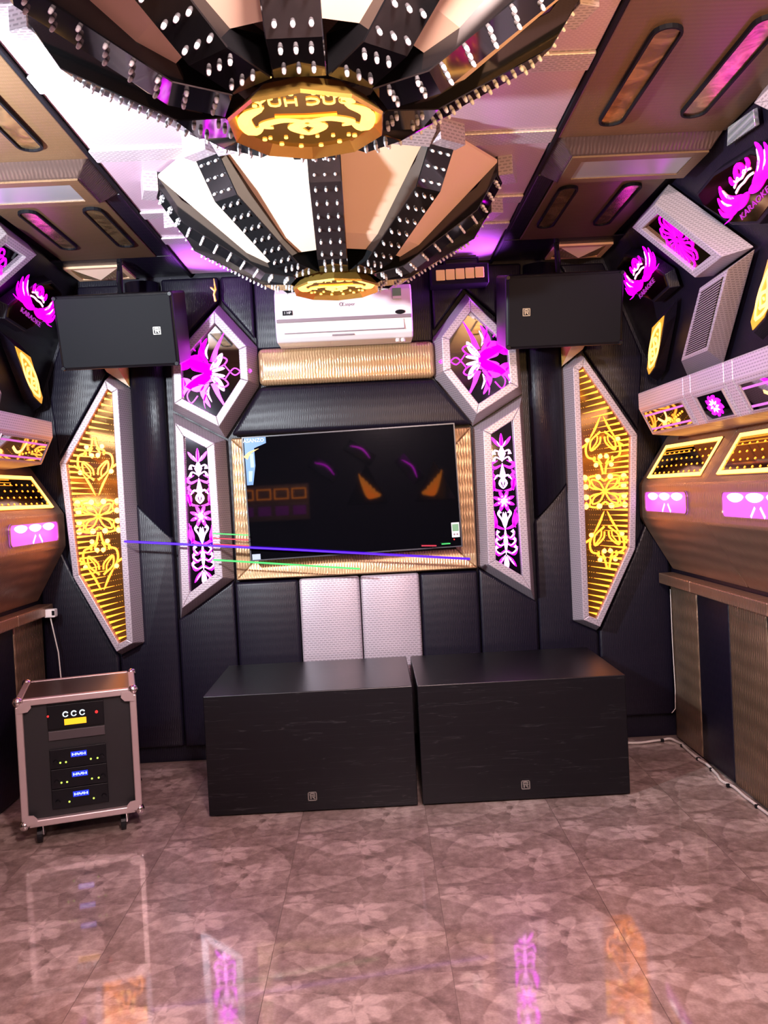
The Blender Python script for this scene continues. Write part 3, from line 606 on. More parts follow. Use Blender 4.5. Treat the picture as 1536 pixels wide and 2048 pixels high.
for s in (1, -1):
    t = thing('hanging_speaker', (s * 1.185, 4.72, CEIL), f'black box loudspeaker hung from the ceiling on the {SIDE[s]}', 'loudspeaker', 'hanging speakers')
    Rm = Matrix.Rotation(math.radians(14), 3, 'X'); c = V((s * 1.185, 4.76, 2.515))
    MB().box(c, (0.625, 0.34, 0.385), Rm).build('cabinet', BLACKPL, t, bevel=0.012)
    MB().box(c + Rm @ V((0, -0.174, 0)), (0.60, 0.012, 0.36), Rm).build('grille', BMATTE, t, bevel=0.004)
    ff = Fr(c + Rm @ V((0, -0.181, 0)), (1, 0, 0), Rm @ V((0, 0, 1)))
    mb = MB(); emblem(mb, ff, 0.215 if s < 0 else -0.205, -0.005 if s < 0 else 0.0, 0.020); mb.build('emblem', EMBLEM, t, label='small square grey emblem')
    for a in (-1, 1):
        for b in (-1, 1): MB().lathe([(0.010, 0), (0.014, 0.01), (0.010, 0.02)], c + Rm @ V((a * 0.300, -0.165, b * 0.18)), Rm @ V((0, -1, 0)), 8).build('corner_cap', BLACKPL, t)
    MB().tube([(s * 1.195, 4.76, CEIL), (s * 1.195, 4.76, 2.80), (s * 1.20, 4.77, 2.70)], 0.014, 8).build('hanger_pole', BLACKPL, t)
    MB().tube([(s * 1.185, 4.72, 2.86), (s * 1.17, 4.69, 2.85), (s * 1.18, 4.68, 2.81), (s * 1.19, 4.70, 2.76), (s * 1.19, 4.74, 2.70)], 0.011, 8).build('bracket_arm', BLACKPL, t)

# ================================================================== subwoofers
for x0, x1, lx, nm in ((-0.762, 0.268, -0.25, 'left'), (0.292, 1.322, 0.804, 'right')):
    t = thing('subwoofer', ((x0 + x1) / 2, 4.62, 0), f'long black wood-grain subwoofer box, the {nm} one on the floor below the television', 'subwoofer', 'subwoofer boxes')
    MB().box(((x0 + x1) / 2, 4.62, 0.304), (x1 - x0, 0.77, 0.592)).build('cabinet', SUBW, t, bevel=0.004)
    for a in (x0 + .06, x1 - .06):
        for b in (4.30, 4.94): MB().lathe([(0.02, 0), (0.022, 0.012)], (a, b, 0.0), seg=10).build('foot', BMATTE, t)
    mb = MB(); emblem(mb, Fr((lx, 4.2345, 0.080), (1, 0, 0), (0, 0, 1)), 0, 0, 0.022); mb.build('emblem', EMBLEM, t, label='small square grey emblem')

# ================================================================== amplifier rack in a flight case
ra = math.radians(16.5); ru = V((math.cos(ra), math.sin(ra), 0)); rv = V((-math.sin(ra), math.cos(ra), 0))
RC = V((-1.563, 3.955, 0)); RW, RD, RZ0, RZ1 = 0.535, 0.46, 0.095, 0.69
def rp(a, d, z): return RC + ru * a + rv * d + V((0, 0, z))
t = thing('amplifier_rack', tuple(rp(RW / 2, RD / 2, 0)), 'wheeled flight-case rack of lit audio amplifiers with silver edges', 'equipment rack')
def rbox(a0, a1, d0, d1, z0, z1, name, m, par=None, bev=0.0, **k):
    return MB().frustum([rp(a0, d0, z0), rp(a1, d0, z0), rp(a1, d1, z0), rp(a0, d1, z0)], [rp(a0, d0, z1), rp(a1, d0, z1), rp(a1, d1, z1), rp(a0, d1, z1)]).build(name, m, par or t, bevel=bev, **k)
e = 0.032
rbox(0.01, RW - 0.01, 0.01, RD - 0.01, RZ1 - 0.012, RZ1 - 0.003, 'top_panel', CASETOP)
rbox(0.01, RW - 0.01, 0.01, RD - 0.01, RZ0 + 0.004, RZ0 + 0.014, 'bottom_panel', CASEBLK)
for a in (0.006, RW - 0.014): rbox(a, a + 0.008, 0.01, RD - 0.01, RZ0 + 0.01, RZ1 - 0.01, 'side_panel', CASEBLK)
rbox(0.01, RW - 0.01, RD - 0.02, RD - 0.01, RZ0 + 0.01, RZ1 - 0.01, 'back_panel', CASEBLK)
for d in (0, RD - e):
    for z in (RZ0, RZ1 - e): rbox(e, RW - e, d, d + e, z, z + e, 'edge_bar', ALU, bev=0.005)
    for a in (0, RW - e): rbox(a, a + e, d, d + e, RZ0 + e, RZ1 - e, 'edge_bar', ALU, bev=0.005)
for a in (0, RW - e):
    for z in (RZ0, RZ1 - e): rbox(a, a + e, e, RD - e, z, z + e, 'edge_bar', ALU, bev=0.005)
rbox(e, RW - e, 0.003, 0.010, RZ1 - e + 0.004, RZ1 - e + 0.008, 'lid_seam', CASEBLK)
for a in (0.012, RW - 0.012):
    for d in (0.012, RD - 0.012):
        for z in (RZ0 + 0.012, RZ1 - 0.012):
            MB().lathe([(0.003, -0.024), (0.017, -0.018), (0.024, 0), (0.017, 0.018), (0.003, 0.024)], rp(a, d, z), seg=12).build('ball_corner', STEEL, t, smooth=True)
    for z, q in ((RZ0, 1), (RZ1, -1)):
        sa = 1 if a < 0.1 else -1
        P = [rp(a, -0.002, z + q * 0.012), rp(a + sa * 0.055, -0.002, z + q * 0.016), rp(a + sa * 0.058, -0.002, z + q * 0.040), rp(a + sa * 0.042, -0.002, z + q * 0.058), rp(a, -0.002, z + q * 0.062)]
        MB().frustum(P, [p - rv * 0.004 for p in P]).build('corner_bracket', ALU, t)
rbox(e, RW - e, 0.03, 0.05, RZ0 + e, RZ1 - e, 'rack_fascia', CASEBLK)
RF = Fr(rp(0, 0.029, 0), ru, (0, 0, 1))
rz = lambda k: RZ0 + 0.03 + k * (RZ1 - RZ0 - 0.06)
def unit(z0, z1, name, m, **k): return rbox(0.135, 0.385, 0.018, 0.03, rz(z0), rz(z1), name, m, bev=0.002, **k)
RG = Fr(rp(0, 0.0175, 0), ru, (0, 0, 1))
u1 = unit(0.76, 0.97, 'mixer', BLACKPL)
mb = MB()
for a in (0.215, 0.252, 0.289):
    stroke(mb, RG, [(a + 0.011 * math.cos(q), rz(0.885) + 0.011 * math.sin(q)) for q in [0.4 + 5.4 * k / 12 for k in range(13)]], 0.005, th=0.003, n=2)
mb.build('knob_ring', mat('white_ring_led', (0.6, 0.7, 0.8), 0.4, emit=(0.75, 0.95, 1.0), es=0.9), u1)
for a in (0.215, 0.252, 0.289): MB().lathe([(0.008, 0), (0.007, 0.012)], RG(a, rz(0.885), 0), RG.n, 12).build('knob', BLACKPL, u1)
mb = MB(); plate(mb, RG, rect(0.208, 0.305, rz(0.79), rz(0.842)), 0, 0.003); mb.build('amber_display', LCDA, u1)
mb = MB(); dot(mb, RG, 0.138, rz(0.882), 0.005); dot(mb, RG, 0.352, rz(0.875), 0.007); mb.build('indicator', REDL, u1)
unit(0.665, 0.745, 'blank_plate', mat('grey_plate', (0.055, 0.045, 0.05), 0.45))
for z, gl in ((0.50, (0.18, 0.205, 0.315, 0.345)), (0.325, (0.18, 0.205, 0.315, 0.345)), (0.15, (0.21, 0.318))):
    u = unit(z - 0.085, z + 0.085, 'amplifier', BLACKPL)
    mb = MB(); plate(mb, RG, rect(0.228, 0.298, rz(z) + 0.002, rz(z) + 0.026), 0, 0.003); d = mb.build('blue_display', LCDB, u)
    mb = MB()
    for k in range(9):
        plate(mb, RG, rect(0.233 + 0.007 * k, 0.2375 + 0.007 * k, rz(z) + 0.008 + 0.003 * (k % 2), rz(z) + 0.020 - 0.004 * (k % 3 == 1)), 0.003, 0.0036)
    mb.build('digits', LCDW, d)
    for a in gl:
        mb = MB(); dot(mb, RG, a, rz(z) - 0.018, 0.0045); mb.build('indicator', GRNL, u)
    for a in (0.16, 0.365): MB().lathe([(0.011, 0), (0.009, 0.012)], RG(a, rz(z) - 0.012, 0), RG.n, 12).build('knob', BLACKPL, u)
for a in (0.07, RW - 0.09):
    for d in (0.07, RD - 0.07):
        c = rp(a, d, 0.036)
        w_ = MB().lathe([(0.02, -0.013), (0.036, -0.011), (0.036, 0.011), (0.02, 0.013)], c, ru, 18).build('caster', BLACKPL, t)
        MB().frustum([c + ru * 0.017 + V((0, -0.008, 0)), c + ru * 0.021 + V((0, -0.008, 0)), c + ru * 0.021 + V((0, 0.012, 0)), c + ru * 0.017 + V((0, 0.012, 0))], [p + V((0, 0, 0.06)) for p in (c + ru * 0.017 + V((0, -0.016, 0)), c + ru * 0.021 + V((0, -0.016, 0)), c + ru * 0.021 + V((0, 0.016, 0)), c + ru * 0.017 + V((0, 0.016, 0)))]).build('fork', STEEL, w_)

# ================================================================== side walls
def sidewall(s):
    S_ = SIDE[s]; W = WALL[s]
    # wainscot of alternating gold and black leather
    y = 5.12; k = 0
    while y > 1.2:
        y0 = y - 0.42
        MB().frustum([(s * 1.885, y0 + 0.003, 0.012), (s * 1.885, y - 0.003, 0.012), (s * 1.885, y - 0.003, 0.925), (s * 1.885, y0 + 0.003, 0.925)],
                     [(s * 1.862, y0 + 0.003, 0.012), (s * 1.862, y - 0.003, 0.012), (s * 1.862, y - 0.003, 0.925), (s * 1.862, y0 + 0.003, 0.925)]).build('wainscot_panel', (WAINS, BLACK)[k % 2], W, smooth=True, bevel=0.010, bseg=3)
        y = y0; k += 1
    t = thing('wall_shelf', (s * 1.84, 3.2, 0.935), f'long dark bronze ledge board along the {S_} wall above the wainscot', 'ledge', 'wall ledges')
    for y0, y1 in ((4.62, 5.12), (3.7, 4.62), (2.78, 3.7), (1.2, 2.78)):
        MB().box((s * 1.842, (y0 + y1) / 2, 0.968), (0.09, y1 - y0 - 0.003, 0.062)).build('ledge_board', BRONZE, t, bevel=0.006)
    # angular consoles
    sh = [(1.885, 1.81), (1.70, 1.525), (1.70, 1.335), (1.885, 1.015)]
    for k, (y0, y1) in enumerate(((4.085, 5.12), (3.02, 4.08), (1.96, 3.015))):
        nm = ('farthest, by the amber panel', 'second from the back', 'third from the back')[k]
        t = thing('wall_console', (s * 1.885, (y0 + y1) / 2, 1.015), f'faceted bronze leather console on the {S_} wall, {nm}', 'wall console', f'consoles along the {S_} wall')
        dx = 0.0 if k % 2 == 0 else 0.012
        A = [(s * (a - dx if a < 1.8 else a), y0, b) for a, b in sh]; B = [(s * (a - dx if a < 1.8 else a), y1, b) for a, b in sh]
        MB().frustum(A, B).build('body', BRONZE, t, bevel=0.008)
        # lit mirror panel on the sloping top
        f = Fr((s * (1.70 - dx), (y0 + y1) / 2, 1.525), (0, s, 0), (s * 0.185, 0, 0.285))
        if f.n.x * s > 0: f.n = -f.n
        hw = (y1 - y0) / 2 - 0.11; P = [(-hw, 0.04), (hw, 0.04), (hw, 0.265), (-hw, 0.265)]
        mb = MB(); plate(mb, f, P, 0.0, 0.004); mb.build('mirror_panel', AMIRROR, t)
        mb = MB(); Q = inset(P, 0.004); Q2 = inset(P, 0.022)
        mb.ring([f(a, b, 0.004) for a, b in Q], [f(a, b, 0.010) for a, b in Q], [f(a, b, 0.010) for a, b in Q2], [f(a, b, 0.004) for a, b in Q2]); mb.build('light_border', AMBW, t, label='glowing amber border strip')
        mb = MB()
        for j in range(4):
            for i in range(int(hw * 2 / 0.075)):
                dot(mb, f, -hw + 0.05 + 0.075 * i + 0.02 * (j % 2), 0.075 + 0.042 * j, 0.0055, 0.004, seg=6)
        mb.build('light_dots', AMB, t, kind='stuff')
        mb = MB()
        for j in range(3):
            stroke(mb, f, [(-hw + 0.35, 0.232 - 0.018 * j), (hw - 0.03, 0.232 - 0.018 * j)], 0.004 - 0.001 * j, lift=0.004)
        mb.build('led_strip', AMBD, t)
        # magenta lit window on the front
        g = Fr((s * (1.70 - dx), (y0 + y1) / 2 + (0.06 if k == 0 else -0.02), 1.43), (0, s, 0), (0, 0, 1))
        if g.n.x * s > 0: g.n = -g.n
        a_, b_ = 0.335, 0.060
        P = []
        for qx, qy, q0 in ((1, 1, 0), (-1, 1, 1), (-1, -1, 2), (1, -1, 3)):
            for i in range(5):
                an = (q0 + i / 4) * PI / 2; P.append((qx * (a_ - 0.03) + 0.03 * math.cos(an), qy * (b_ - 0.03) + 0.03 * math.sin(an)))
        mb = MB(); plate(mb, g, P, -0.001, 0.003); mb.build('window', WINDOW, t, label='magenta backlit window')
        mb = MB(); mb.ring([g(a, b, 0.0) for a, b in P], [g(a, b, 0.008) for a, b in P], [g(a, b, 0.008) for a, b in inset(P, 0.006)], [g(a, b, 0.0) for a, b in inset(P, 0.006)]); mb.build('window_rim', BRONZE, t)
        for i in range(3):
            mb = MB(); stroke(mb, g, [(-0.27 + 0.19 * i, 0.033), (-0.19 + 0.19 * i, 0.030), (-0.11 + 0.19 * i, 0.034)], 0.040, 'leaf', lift=0.003, th=0.003); mb.build('lamp_tube', WTUBE, t)
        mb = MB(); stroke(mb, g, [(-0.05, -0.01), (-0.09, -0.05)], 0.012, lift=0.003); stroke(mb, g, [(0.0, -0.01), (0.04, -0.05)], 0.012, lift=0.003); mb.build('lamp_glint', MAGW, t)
    # silver ledge with mirrors below the slanted wall
    t = thing('silver_ledge', (s * 1.885, 3.6, 1.80), f'silver woven ledge box with small mirrors along the {S_} wall', 'ledge box', 'silver ledges')
    prof = [(1.89, 2.06), (1.60, 2.03), (1.60, 1.945), (1.67, 1.80), (1.89, 1.78)]
    segs = [(4.06, 4.735, 'm'), (3.965, 4.057, 'c'), (3.59, 3.962, 'f'), (3.50, 3.587, 'c'), (2.85, 3.497, 'm'), (2.755, 2.847, 'c'), (2.38, 2.752, 'f'), (2.29, 2.377, 'c')]
    for y0, y1, kd in segs:
        MB().frustum([(s * a, y0, b) for a, b in prof], [(s * a, y1, b) for a, b in prof]).build('ledge_segment', SILVER, t, bevel=0.005)
        if kd == 'c': continue
        f = Fr((s * 1.60, (y0 + y1) / 2, 1.945), (0, s, 0), (s * 0.07, 0, -0.145))
        if f.n.x * s > 0: f.n = -f.n
        hw = (y1 - y0) / 2 - 0.04; P = [(-hw, 0.028), (hw, 0.028), (hw, 0.145), (-hw, 0.145)]
        mb = MB(); plate(mb, f, P, 0.0, 0.003); mb.build('mirror_glass', MIRROR, t)
        mb = MB(); mb.ring([f(a, b, 0) for a, b in inset(P, -0.006)], [f(a, b, 0.007) for a, b in inset(P, -0.006)], [f(a, b, 0.007) for a, b in P], [f(a, b, 0) for a, b in P]); mb.build('mirror_rim', GREYP, t)
        if kd == 'm':
            mb = MB()
            for b in (0.048, 0.128): stroke(mb, f, [(-hw + 0.01, b), (hw - 0.01, b)], 0.010, lift=0.003)
            mb.build('light_line', mat('pink_line', (0.3, 0.1, 0.3), 0.4, emit=(0.75, 0.15, 0.75), es=0.7), t)
            mb = MB()
            md = MB()
            for i in range(8): dot(md, f, -hw + 0.06 + 0.035 * i, 0.075 + 0.006 * i, 0.006, 0.003, seg=6)
            stroke(mb, f, [(-0.02, 0.05), (0.0, 0.09), (0.05, 0.105), (0.12, 0.08)], 0.014, lift=0.003); mb.build('light_scroll', AMBW, t); md.build('light_dots', AMB, t, kind='stuff')
        else:
            a_, b_ = MB(), MB()
            for i in range(9):
                an = i * 2 * PI / 9
                P2 = [(0.01 * math.cos(an), 0.087 + 0.01 * math.sin(an)), (0.05 * math.cos(an + .3), 0.087 + 0.033 * math.sin(an + .3)), (0.085 * math.cos(an), 0.087 + 0.05 * math.sin(an))]
                stroke(a_, f, P2, 0.026, 'leaf', lift=0.003, n=3); stroke(b_, f, P2[:2], 0.012, 'leaf', lift=0.005, n=3)
            a_.build('flower_engraving', MAG, t); b_.build('flower_highlight', MAGW, t)
    # slanted upper wall: frame coordinates (y, height above z=2.1 measured up the slope)
    up_ = V((-s * 0.37, 0, 1)); k1 = up_.length
    f = Fr((s * 1.845, 0, 2.1), (0, 1, 0), up_)
    if f.n.x * s > 0: f.n = -f.n
    h = lambda z: (z - 2.1) * k1
    def zig(y, z, c=0.0): return f(y, h(z), c)
    for n_, dy in enumerate((0.0, -1.37)):
        nm = ('far', 'near')[n_]
        # upper arm: mirror box with a radiant magenta emblem
        t = thing('chevron_mirror_box', tuple(zig(4.0 + dy, 2.7)), f'{nm} slanting silver box with a magenta radiant emblem high on the {S_} wall', 'mirror box', 'slanting mirror boxes')
        B = [(3.98, 2.905), (3.49, 2.473), (3.92, 2.462), (4.41, 2.895)]; F = [(3.955, 2.845), (3.555, 2.492), (3.865, 2.482), (4.305, 2.845)]
        B = [(a + dy, b) for a, b in B]; F = [(a + dy, b) for a, b in F]
        Gp = [(3.975, 2.805), (3.645, 2.522), (3.86, 2.515), (4.205, 2.808)]; Gp = [(a + dy, b) for a, b in Gp]
        for k in range(4):
            q = lambda P, c: [zig(*P[k], c), zig(*P[(k + 1) % 4], c)]
            o, fo, g, b = q(B, 0.0), q(F, 0.105), q(Gp, 0.105), q(Gp, 0.0)
            MB().frustum([o[0], fo[0], g[0], b[0]], [o[1], fo[1], g[1], b[1]]).build('frame_board', SILVER, t, bevel=0.003)
        MB().frustum([zig(*p, 0.075) for p in Gp], [zig(*p, 0.085) for p in Gp]).build('mirror_glass', AMIRROR if s > 0 else MIRROR, t)
        cy, cz = 3.925 + dy, 2.662
        eu = (zig(3.5, 2.473) - zig(3.98, 2.905)).normalized(); ev = eu.cross(f.n).normalized()
        e_ = Fr(zig(cy, cz, 0.086), eu, ev)
        if e_.n.dot(f.n) < 0: e_.n = -e_.n
        a_, b_ = MB(), MB()
        for i in range(22):
            an = i * 2 * PI / 22; r = (0.088 + 0.016 * (i % 2)) * (1 + 0.45 * abs(math.cos(an)))
            c_, s_ = math.cos, math.sin
            stroke(a_, e_, [(0.02 * c_(an), 0.02 * s_(an)), (0.5 * r * c_(an + .25), 0.42 * r * s_(an + .25)), (r * c_(an + .1), 0.72 * r * s_(an + .1)), (1.12 * r * c_(an + .35), 0.8 * r * s_(an + .35)), (1.05 * r * c_(an + .5), 0.7 * r * s_(an + .5))], 0.0105, 'leaf', n=4)
        for q in ((-0.02, 0.01), (0.025, -0.008), (0.0, 0.0)): dot(b_, e_, *q, 0.010, 0.003)
        a_.build('engraving', MAG, t, label='glowing magenta radiant engraving'); b_.build('engraving_highlight', MAG, t)
        # lower arm: grille box
        t = thing('chevron_grille_box', tuple(zig(4.1 + dy, 2.3)), f'{nm} slanting silver box with a fine slatted grille on the {S_} wall', 'grille box', 'slanting grille boxes')
        B = [(3.49, 2.465), (3.92, 2.455), (4.65, 2.10), (4.17, 2.10)]; F = [(3.56, 2.44), (3.875, 2.435), (4.395, 2.185), (4.05, 2.182)]
        B = [(a + dy, b) for a, b in B]; F = [(a + dy, b) for a, b in F]
        MB().frustum([zig(*p, 0.0) for p in B], [zig(*p, 0.10) for p in F]).build('box', SILVER, t, bevel=0.003)
        Gp = [(3.62 + dy, 2.425), (3.86 + dy, 2.42), (4.31 + dy, 2.20), (4.045 + dy, 2.20)]
        MB().frustum([zig(*p, 0.099) for p in Gp], [zig(*p, 0.103) for p in Gp]).build('grille_back', BMATTE, t)
        lp = lambda a, b, k: (a[0] + (b[0] - a[0]) * k, a[1] + (b[1] - a[1]) * k)
        for i in range(26):
            k0, k1_ = (i + 0.15) / 26, (i + 0.62) / 26
            Q = [lp(Gp[0], Gp[3], k0), lp(Gp[1], Gp[2], k0), lp(Gp[1], Gp[2], k1_), lp(Gp[0], Gp[3], k1_)]
            MB().frustum([zig(*p, 0.103) for p in Q], [zig(*p, 0.108) for p in Q]).build('slat', GREYP, t)
    # octagonal glass plaques with crowned masks, and amber lens boxes between the chevrons
    for cy, cz, sc, lab, P in ((4.57, 2.655, 1.0, 'far', [(4.87, 2.79), (4.68, 2.81), (4.48, 2.74), (4.27, 2.59), (4.29, 2.505), (4.56, 2.49), (4.80, 2.60), (4.89, 2.70)]),
                               (3.27, 2.665, 0.95, 'near', [(3.68, 2.785), (3.46, 2.80), (3.16, 2.77), (3.00, 2.68), (3.06, 2.55), (3.30, 2.51), (3.50, 2.57), (3.66, 2.70)])):
        t = thing('mask_plaque', tuple(zig(cy, cz)), f'{lab} octagonal glass plaque with a magenta crowned mask on the {S_} wall', 'wall plaque', 'mask plaques')
        MB().frustum([zig(*p, 0.0) for p in P], [zig(*p, 0.05) for p in inset(P, 0.015)]).build('backing', BLACK, t, bevel=0.003)
        Q = inset(P, 0.028); MB().frustum([zig(*p, 0.05) for p in Q], [zig(*p, 0.056) for p in Q]).build('glass_plate', AMIRROR, t)
        th = math.radians(6); ys, vs = V((0, 1, 0)), up_.normalized()       # upright mask leaning towards the back wall
        e_ = Fr(zig(cy, cz + 0.01, 0.057), ys * (-s * math.cos(th)) + vs * (s * math.sin(th)), ys * math.sin(th) + vs * math.cos(th))
        if e_.n.dot(f.n) < 0: e_.n = -e_.n
        a_, b_ = MB(), MB()
        L = lambda m_, Pp, ww, kd='line': stroke(m_, e_, [(p[0] * sc * 1.55, p[1] * sc * 0.66) for p in Pp], ww * sc, kd, n=4, mirror='a')
        # wings of the mask
        L(a_, [(0.03, -0.045), (0.085, -0.02), (0.125, 0.05), (0.12, 0.12)], 0.040, 'leaf'); L(a_, [(0.05, -0.06), (0.115, -0.045), (0.15, 0.01), (0.155, 0.075)], 0.034, 'leaf')
        L(a_, [(0.06, -0.075), (0.12, -0.075), (0.165, -0.035), (0.175, 0.02)], 0.022, 'leaf'); L(a_, [(0.0, -0.062), (0.05, -0.072), (0.12, -0.06)], 0.040, 'leaf'); L(a_, [(0.10, -0.07), (0.14, -0.09), (0.18, -0.085)], 0.012, 'taper')
        L(b_, [(0.075, -0.015), (0.105, 0.03), (0.115, 0.085)], 0.016, 'leaf'); L(b_, [(0.10, -0.035), (0.13, 0.0), (0.143, 0.045)], 0.012, 'leaf')
        # brow arc and crown
        L(b_, [(0.0, 0.006), (0.03, 0.010), (0.058, 0.0)], 0.009); L(a_, [(0.0, 0.045), (0.022, 0.075), (0.0, 0.125)], 0.034, 'leaf'); L(a_, [(0.03, 0.04), (0.055, 0.07), (0.052, 0.105)], 0.024, 'leaf')
        L(b_, [(0.0, 0.036), (0.03, 0.046), (0.055, 0.032)], 0.009); L(b_, [(0.012, 0.05), (0.02, 0.062), (0.034, 0.05), (0.042, 0.064)], 0.007)
        a_.build('mask_engraving', MAG, t, label='glowing magenta winged mask with crown'); b_.build('mask_highlight', MAGW, t)
        mb = MB(); text(mb, Fr(e_.O, e_.u, e_.v) if Fr(e_.O, e_.u, e_.v).n.dot(f.n) > 0 else e_, 'KARAOKE', 0.034 * sc, 0.0, -0.092 * sc, sx=1.8); mb.build('lettering', MAGD, t)
    for lab, dy in (('far', 0.0), ('near', -1.37)):
        t = thing('amber_lens_box', tuple(zig(4.78 + dy, 2.32)), f'{lab} dark faceted box with a glowing amber lens on the {S_} wall', 'light box', 'amber lens boxes')
        P = [(4.45, 2.425), (4.53, 2.375), (4.88, 2.205), (5.02, 2.175), (5.00, 2.225), (4.68, 2.405)]; P = [(a + dy, b) for a, b in P]
        cy, cz = sum(p[0] for p in P) / 6, sum(p[1] for p in P) / 6
        Pm = [(cy + (a - cy) * 1.28, cz + (b - cz) * 1.35) for a, b in P]
        Pm = [(min(a, 5.11), max(b, 2.09)) for a, b in Pm]
        MB().frustum([zig(*p, 0.0) for p in Pm], [zig(*p, 0.06) for p in P]).build('faceted_box', BLACK, t, bevel=0.003)
        Q = inset([(a, b) for a, b in P], 0.008); mb = MB(); mb.frustum([zig(*p, 0.06) for p in Q], [zig(*p, 0.066) for p in Q]); mb.build('amber_lens', AMB if False else mat('amber_lens', (0.4, 0.2, 0.02), 0.2, emit=(1.0, 0.45, 0.05), es=0.8), t)
        eu = (zig(5.0 + dy, 2.2) - zig(4.5 + dy, 2.42)).normalized(); e_ = Fr(zig(cy, cz, 0.067), eu, f.n.cross(eu))
        mb = MB(); c_ = 0.24
        for q in (-1, 1):
            stroke(mb, e_, [(-c_, 0.0), (-0.12, 0.028 * q), (0.0, 0.036 * q), (0.12, 0.026 * q), (c_ - 0.03, 0.0)], 0.012, lift=0.0)
            stroke(mb, e_, [(-0.10, 0.0), (-0.05, 0.02 * q), (0.0, 0.0), (0.06, 0.022 * q), (0.12, 0.0)], 0.014, lift=0.0)
        for i in range(7): dot(mb, e_, -0.2 + 0.065 * i, 0.0, 0.008, 0.0)
        mb.build('lens_scroll', AMBW, t)
    if s > 0:
        t = thing('mirror_patch', tuple(zig(3.28, 2.83)), 'small pale ribbed mirror patch at the top of the right wall', 'mirror')
        P = [(3.30, 2.885), (3.10, 2.865), (3.13, 2.815), (3.36, 2.835)]
        MB().frustum([zig(*p, 0.0) for p in P], [zig(*p, 0.02) for p in P]).build('patch', mat('ribbed_silver', (0.30, 0.36, 0.40), 0.25, 0.7, pat='grille', bump=0.6, sc=0.6, col2=(0.55, 0.62, 0.66)), t, bevel=0.003)
for s in (1, -1): sidewall(s)

